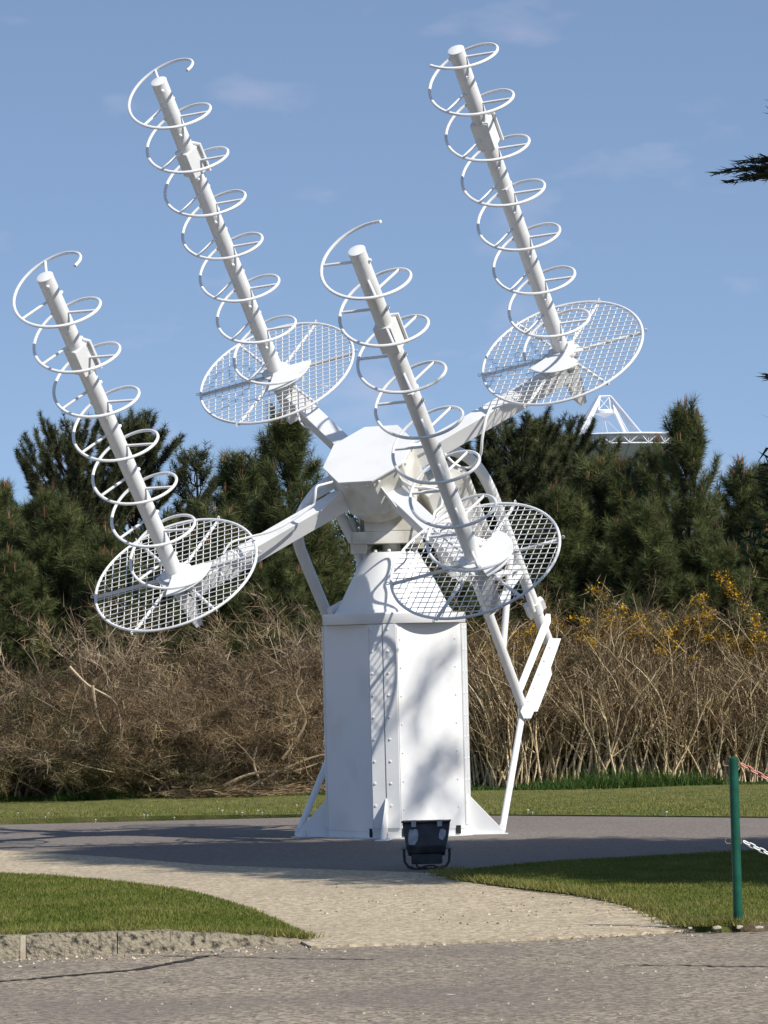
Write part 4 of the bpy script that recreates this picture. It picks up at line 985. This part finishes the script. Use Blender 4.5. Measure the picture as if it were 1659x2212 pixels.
# cut twigs heaped at the thicket foot
n = 1400; x = at(520, 1700, 46.4).x+rng.normal(0, .45, n); y = 46.35+rng.normal(0, .12, n); z = np.abs(rng.normal(.03, .05, n))+.04
a = rng.normal(0, .5, n); d = unit(np.stack([np.cos(a), np.sin(a)*.6, rng.normal(0, .18, n)], 1)); s1 = unit(np.cross(d, rng.normal(size=(n, 3))))*.004; o_ = np.stack([x, y, z], 1)
tag(tris('twig_litter', np.stack([o_-s1, o_+s1, o_+d*rng.uniform(.1, .4, n)[:, None]], 1), rng.uniform(.3, 1, n), 'dry_twig'), 'heap of dry cut twigs on the grass at the foot of the left tangle', 'twigs', kind='stuff')

# boulder at the left edge
bm = bmesh.new(); bmesh.ops.create_icosphere(bm, subdivisions=3, radius=1); m = MB()
vs_ = [Vector((v.co.x*.32, v.co.y*.3, v.co.z*.24))*(1+.25*mnoise.noise(v.co*1.3)+.08*mnoise.noise(v.co*5)) for v in bm.verts]; m.add(vs_, [tuple(v.index for v in f.verts) for f in bm.faces]); bm.free()
o = m.build('boulder', 'boulder_rock', smooth=True); q = gr(-18, 1722, .04); o.location = (q.x, q.y, .15); tag(o, 'pale rounded boulder at the left edge by the thicket foot', 'rock')

# daisies
dm = MB()
dm.lathe((0, 0, .035), [(.0125, 0), (.014, .004), (.004, .008)], n=8); dm.tube([(0, 0, -.005), (0, 0, .036)], .0015, 4)
d0 = None
rdz = random.Random(31)
for k, (px_, py_) in enumerate([(102, 1832), (110, 1824), (215, 1840), (324, 1830), (332, 1829), (392, 1834), (492, 1814), (500, 1820), (532, 1822), (545, 1825), (580, 1820), (590, 1823), (668, 1808), (690, 1806), (40, 1825), (1188, 1820), (1198, 1822), (1330, 1818), (1500, 1824)]):
    q = gr(px_*.96, py_*.96, .07)
    if d0 is None: d0 = dm.build('daisy', 'daisy_white'); o = d0
    else: o = d0.copy(); COL.objects.link(o)
    o.location = (q.x, q.y, .022); s_ = rdz.uniform(.6, .95); o.scale = (s_,)*3; tag(o, 'tiny white daisy in the sunlit back lawn', 'flower', 'daisies in the back lawn')

# ================================================================== CYPRESS just outside the frame, its branch reaching in
CY = Vector((6.2, 27.35, .04))
cyp = empty('cypress_tree', CY, 'dark cypress at the right whose branch tip reaches into the sky', 'tree')
rg = np.random.default_rng(77); rd = random.Random(77)
cm_ = MB(); limb(cm_, [Vector((0, 0, -.1)), Vector((.05, .02, 2.5)), Vector((-.04, .06, 5.5)), Vector((.02, 0, 8.5)), Vector((0, .03, 10.2))], .30, .03, 10)
SB, SD = [], []
def frond_limb(P, r0):
    limb(cm_, P, r0, .006, 5)
    L_ = sum((P[i+1]-P[i]).length for i in range(len(P)-1)); n_ = max(6, int(L_/.055))
    for j in range(n_):
        t = .22+.78*(j+rd.random())/n_; f_ = t*(len(P)-1); i = min(len(P)-2, int(f_)); b = P[i].lerp(P[i+1], f_-i); d = (P[i+1]-P[i]).normalized()
        for _ in range(2):
            SB.append(b+Vector((rd.gauss(0, .15), rd.gauss(0, .15), rd.gauss(0, .09)))); SD.append((d*.8+Vector((rd.gauss(0, .5), rd.gauss(0, .5), rd.gauss(.15, .35)))).normalized())
z = 1.5
def crown_r(z_): return float(np.interp(z_, [1.2, 2.0, 4.5, 7.0, 9.0, 10.3], [3.4, 3.65, 3.3, 2.6, 1.6, .3]))
FR = []
while z < 10.0:
    nb = 16
    for k in range(nb):
        a = 2*math.pi*k/nb+z*1.9+rd.uniform(-.3, .3); L_ = crown_r(z)*rd.uniform(.8, 1.0); hd_ = Vector((math.cos(a), math.sin(a), 0)); q = Vector((0, 0, z)); P = [q.copy()]
        for j in range(5): q = q+hd_*(L_/5)+Vector((rd.gauss(0, .04), rd.gauss(0, .04), (.16-.05*j)*.5)); P.append(q.copy())
        frond_limb(P, .03+.012*L_)
    z += .36
# the branch that shows in the picture, and small tips further down the frame edge
def tipbranch(z0, targets):
    for (px_, py_, Y_) in targets:
        e_ = at(px_, py_, Y_)-CY; s_ = Vector((.0, .0, z0)); P = [s_.lerp(e_, t)+Vector((0, 0, .18*math.sin(math.pi*t))) for t in (0, .25, .5, .72, .88, 1.0)]
        limb(cm_, P, .05, .004, 5); FR.append((P, rd.random()))
tipbranch(4.6, [(1552, 374, 27.6), (1566, 392, 27.5), (1580, 366, 27.7), (1600, 352, 27.8), (1618, 345, 27.6), (1605, 380, 27.4), (1625, 388, 27.7), (1632, 360, 27.5), (1640, 372, 27.6), (1645, 350, 27.8), (1620, 368, 27.6), (1655, 384, 27.5)])
def lit(px_, py_, t_): return at(px_, py_, 35.3)+S*t_-CY
for z0, pix in [(7.6, [(1060, 1560), (990, 1590), (930, 1648), (872, 1708)]), (8.4, [(1050, 1330), (930, 1430), (885, 1540), (858, 1640)]), (7.2, [(1060, 1690), (930, 1690), (890, 1730), (870, 1770)])]:
    Q = [lit(x_, y_, 12.0) for x_, y_ in pix]; P = [Vector((0, 0, z0)), Vector((0, 0, z0)).lerp(Q[0], .5)+Vector((0, 0, .15))]+Q
    limb(cm_, P, .022, .004, 5); FR.append((P, 9))
tipbranch(3.4, [(1654, 815, 27.6)]); tipbranch(2.9, [(1655, 1003, 27.7), (1652, 1020, 27.6)])
cm_.build('trunk', 'bark', cyp, smooth=True)
B_ = np.array([tuple(p) for p in SB]); D_ = np.array([tuple(p) for p in SD]); K = 14
o_ = np.repeat(B_, K, 0)+rg.normal(0, .06, (len(B_)*K, 3)); d = unit(np.repeat(D_, K, 0)+rg.normal(0, .45, (len(o_), 3))); s1 = unit(np.cross(d, rg.normal(size=d.shape)))*rg.uniform(.008, .02, (len(o_), 1))
V = np.stack([o_-s1, o_+s1, o_+d*rg.uniform(.08, .2, len(o_))[:, None]], 1)
fv = []
for P, wide in FR:
    for i in range(1, len(P)-1):
        for j in range(230 if wide > 1 else (150 if i < 4 else 70)):
            if i < 3 and rd.random() < .2: continue
            t = rd.random(); b = P[i].lerp(P[i+1], t); dd = (P[i+1]-P[i]).normalized(); sp = .055*(1 if i < 3 else (.6 if i == 3 else .25)) if wide <= 1 else .075; b = b+Vector((rd.gauss(0, sp), rd.gauss(0, sp), rd.gauss(0, sp*.6)))
            d1 = (dd+Vector((rd.gauss(0, .35), rd.gauss(0, .35), rd.gauss(.1, .3)))).normalized(); sd1 = d1.cross(Vector((rd.gauss(0, 1), rd.gauss(0, 1), rd.gauss(0, 1)))).normalized()*rd.uniform(.004, .009); fv.append((b-sd1, b+sd1, b+d1*rd.uniform(.04, .10)))
V = np.concatenate([V, np.array([[tuple(p) for p in f_] for f_ in fv])], 0)
tris('crown', V, rg.uniform(0, 1, len(V)), 'cypress_leaf', cyp)

# loose grit on the road and along the path lip
tint_mat('grit', [(.07, .06, .05), (.30, .25, .18), (.55, .48, .36)], trans=0, rough=.9)
GV, GT = [], []
gq = random.Random(5)
for i in range(900):
    if i < 260: px_ = gq.uniform(0, 700); py_ = 2074-px_*.05+abs(gq.gauss(0, 9)); z_ = .0
    elif i < 520: px_ = gq.uniform(690, 1540); py_ = 2038-(px_-690)*.038+abs(gq.gauss(0, 8)); z_ = .0
    elif i < 700: px_ = gq.uniform(640, 1450); py_ = gq.uniform(1910, 2010); z_ = .014
    else: px_ = gq.uniform(0, 1659); py_ = gq.uniform(2050, 2205); z_ = .0
    if z_ and px_ < 560+(py_-1960)*1.9: continue
    c_ = np.array(tuple(gr(px_, py_, z_))); r_ = gq.uniform(.004, .011) if i < 700 else gq.uniform(.003, .008)
    a_ = gq.uniform(0, 6.28); B_ = [c_+np.array([math.cos(a_+k*2.09)*r_*1.3, math.sin(a_+k*2.09)*r_, 0]) for k in range(3)]; T_ = c_+np.array([0, 0, r_*1.1]); t_ = gq.random()
    for k in range(3): GV.append((B_[k], B_[(k+1) % 3], T_)); GT.append(t_)
tag(tris('grit', np.array(GV), GT, 'grit'), 'loose grit strewn over the road and along the path edge', 'grit', kind='stuff')
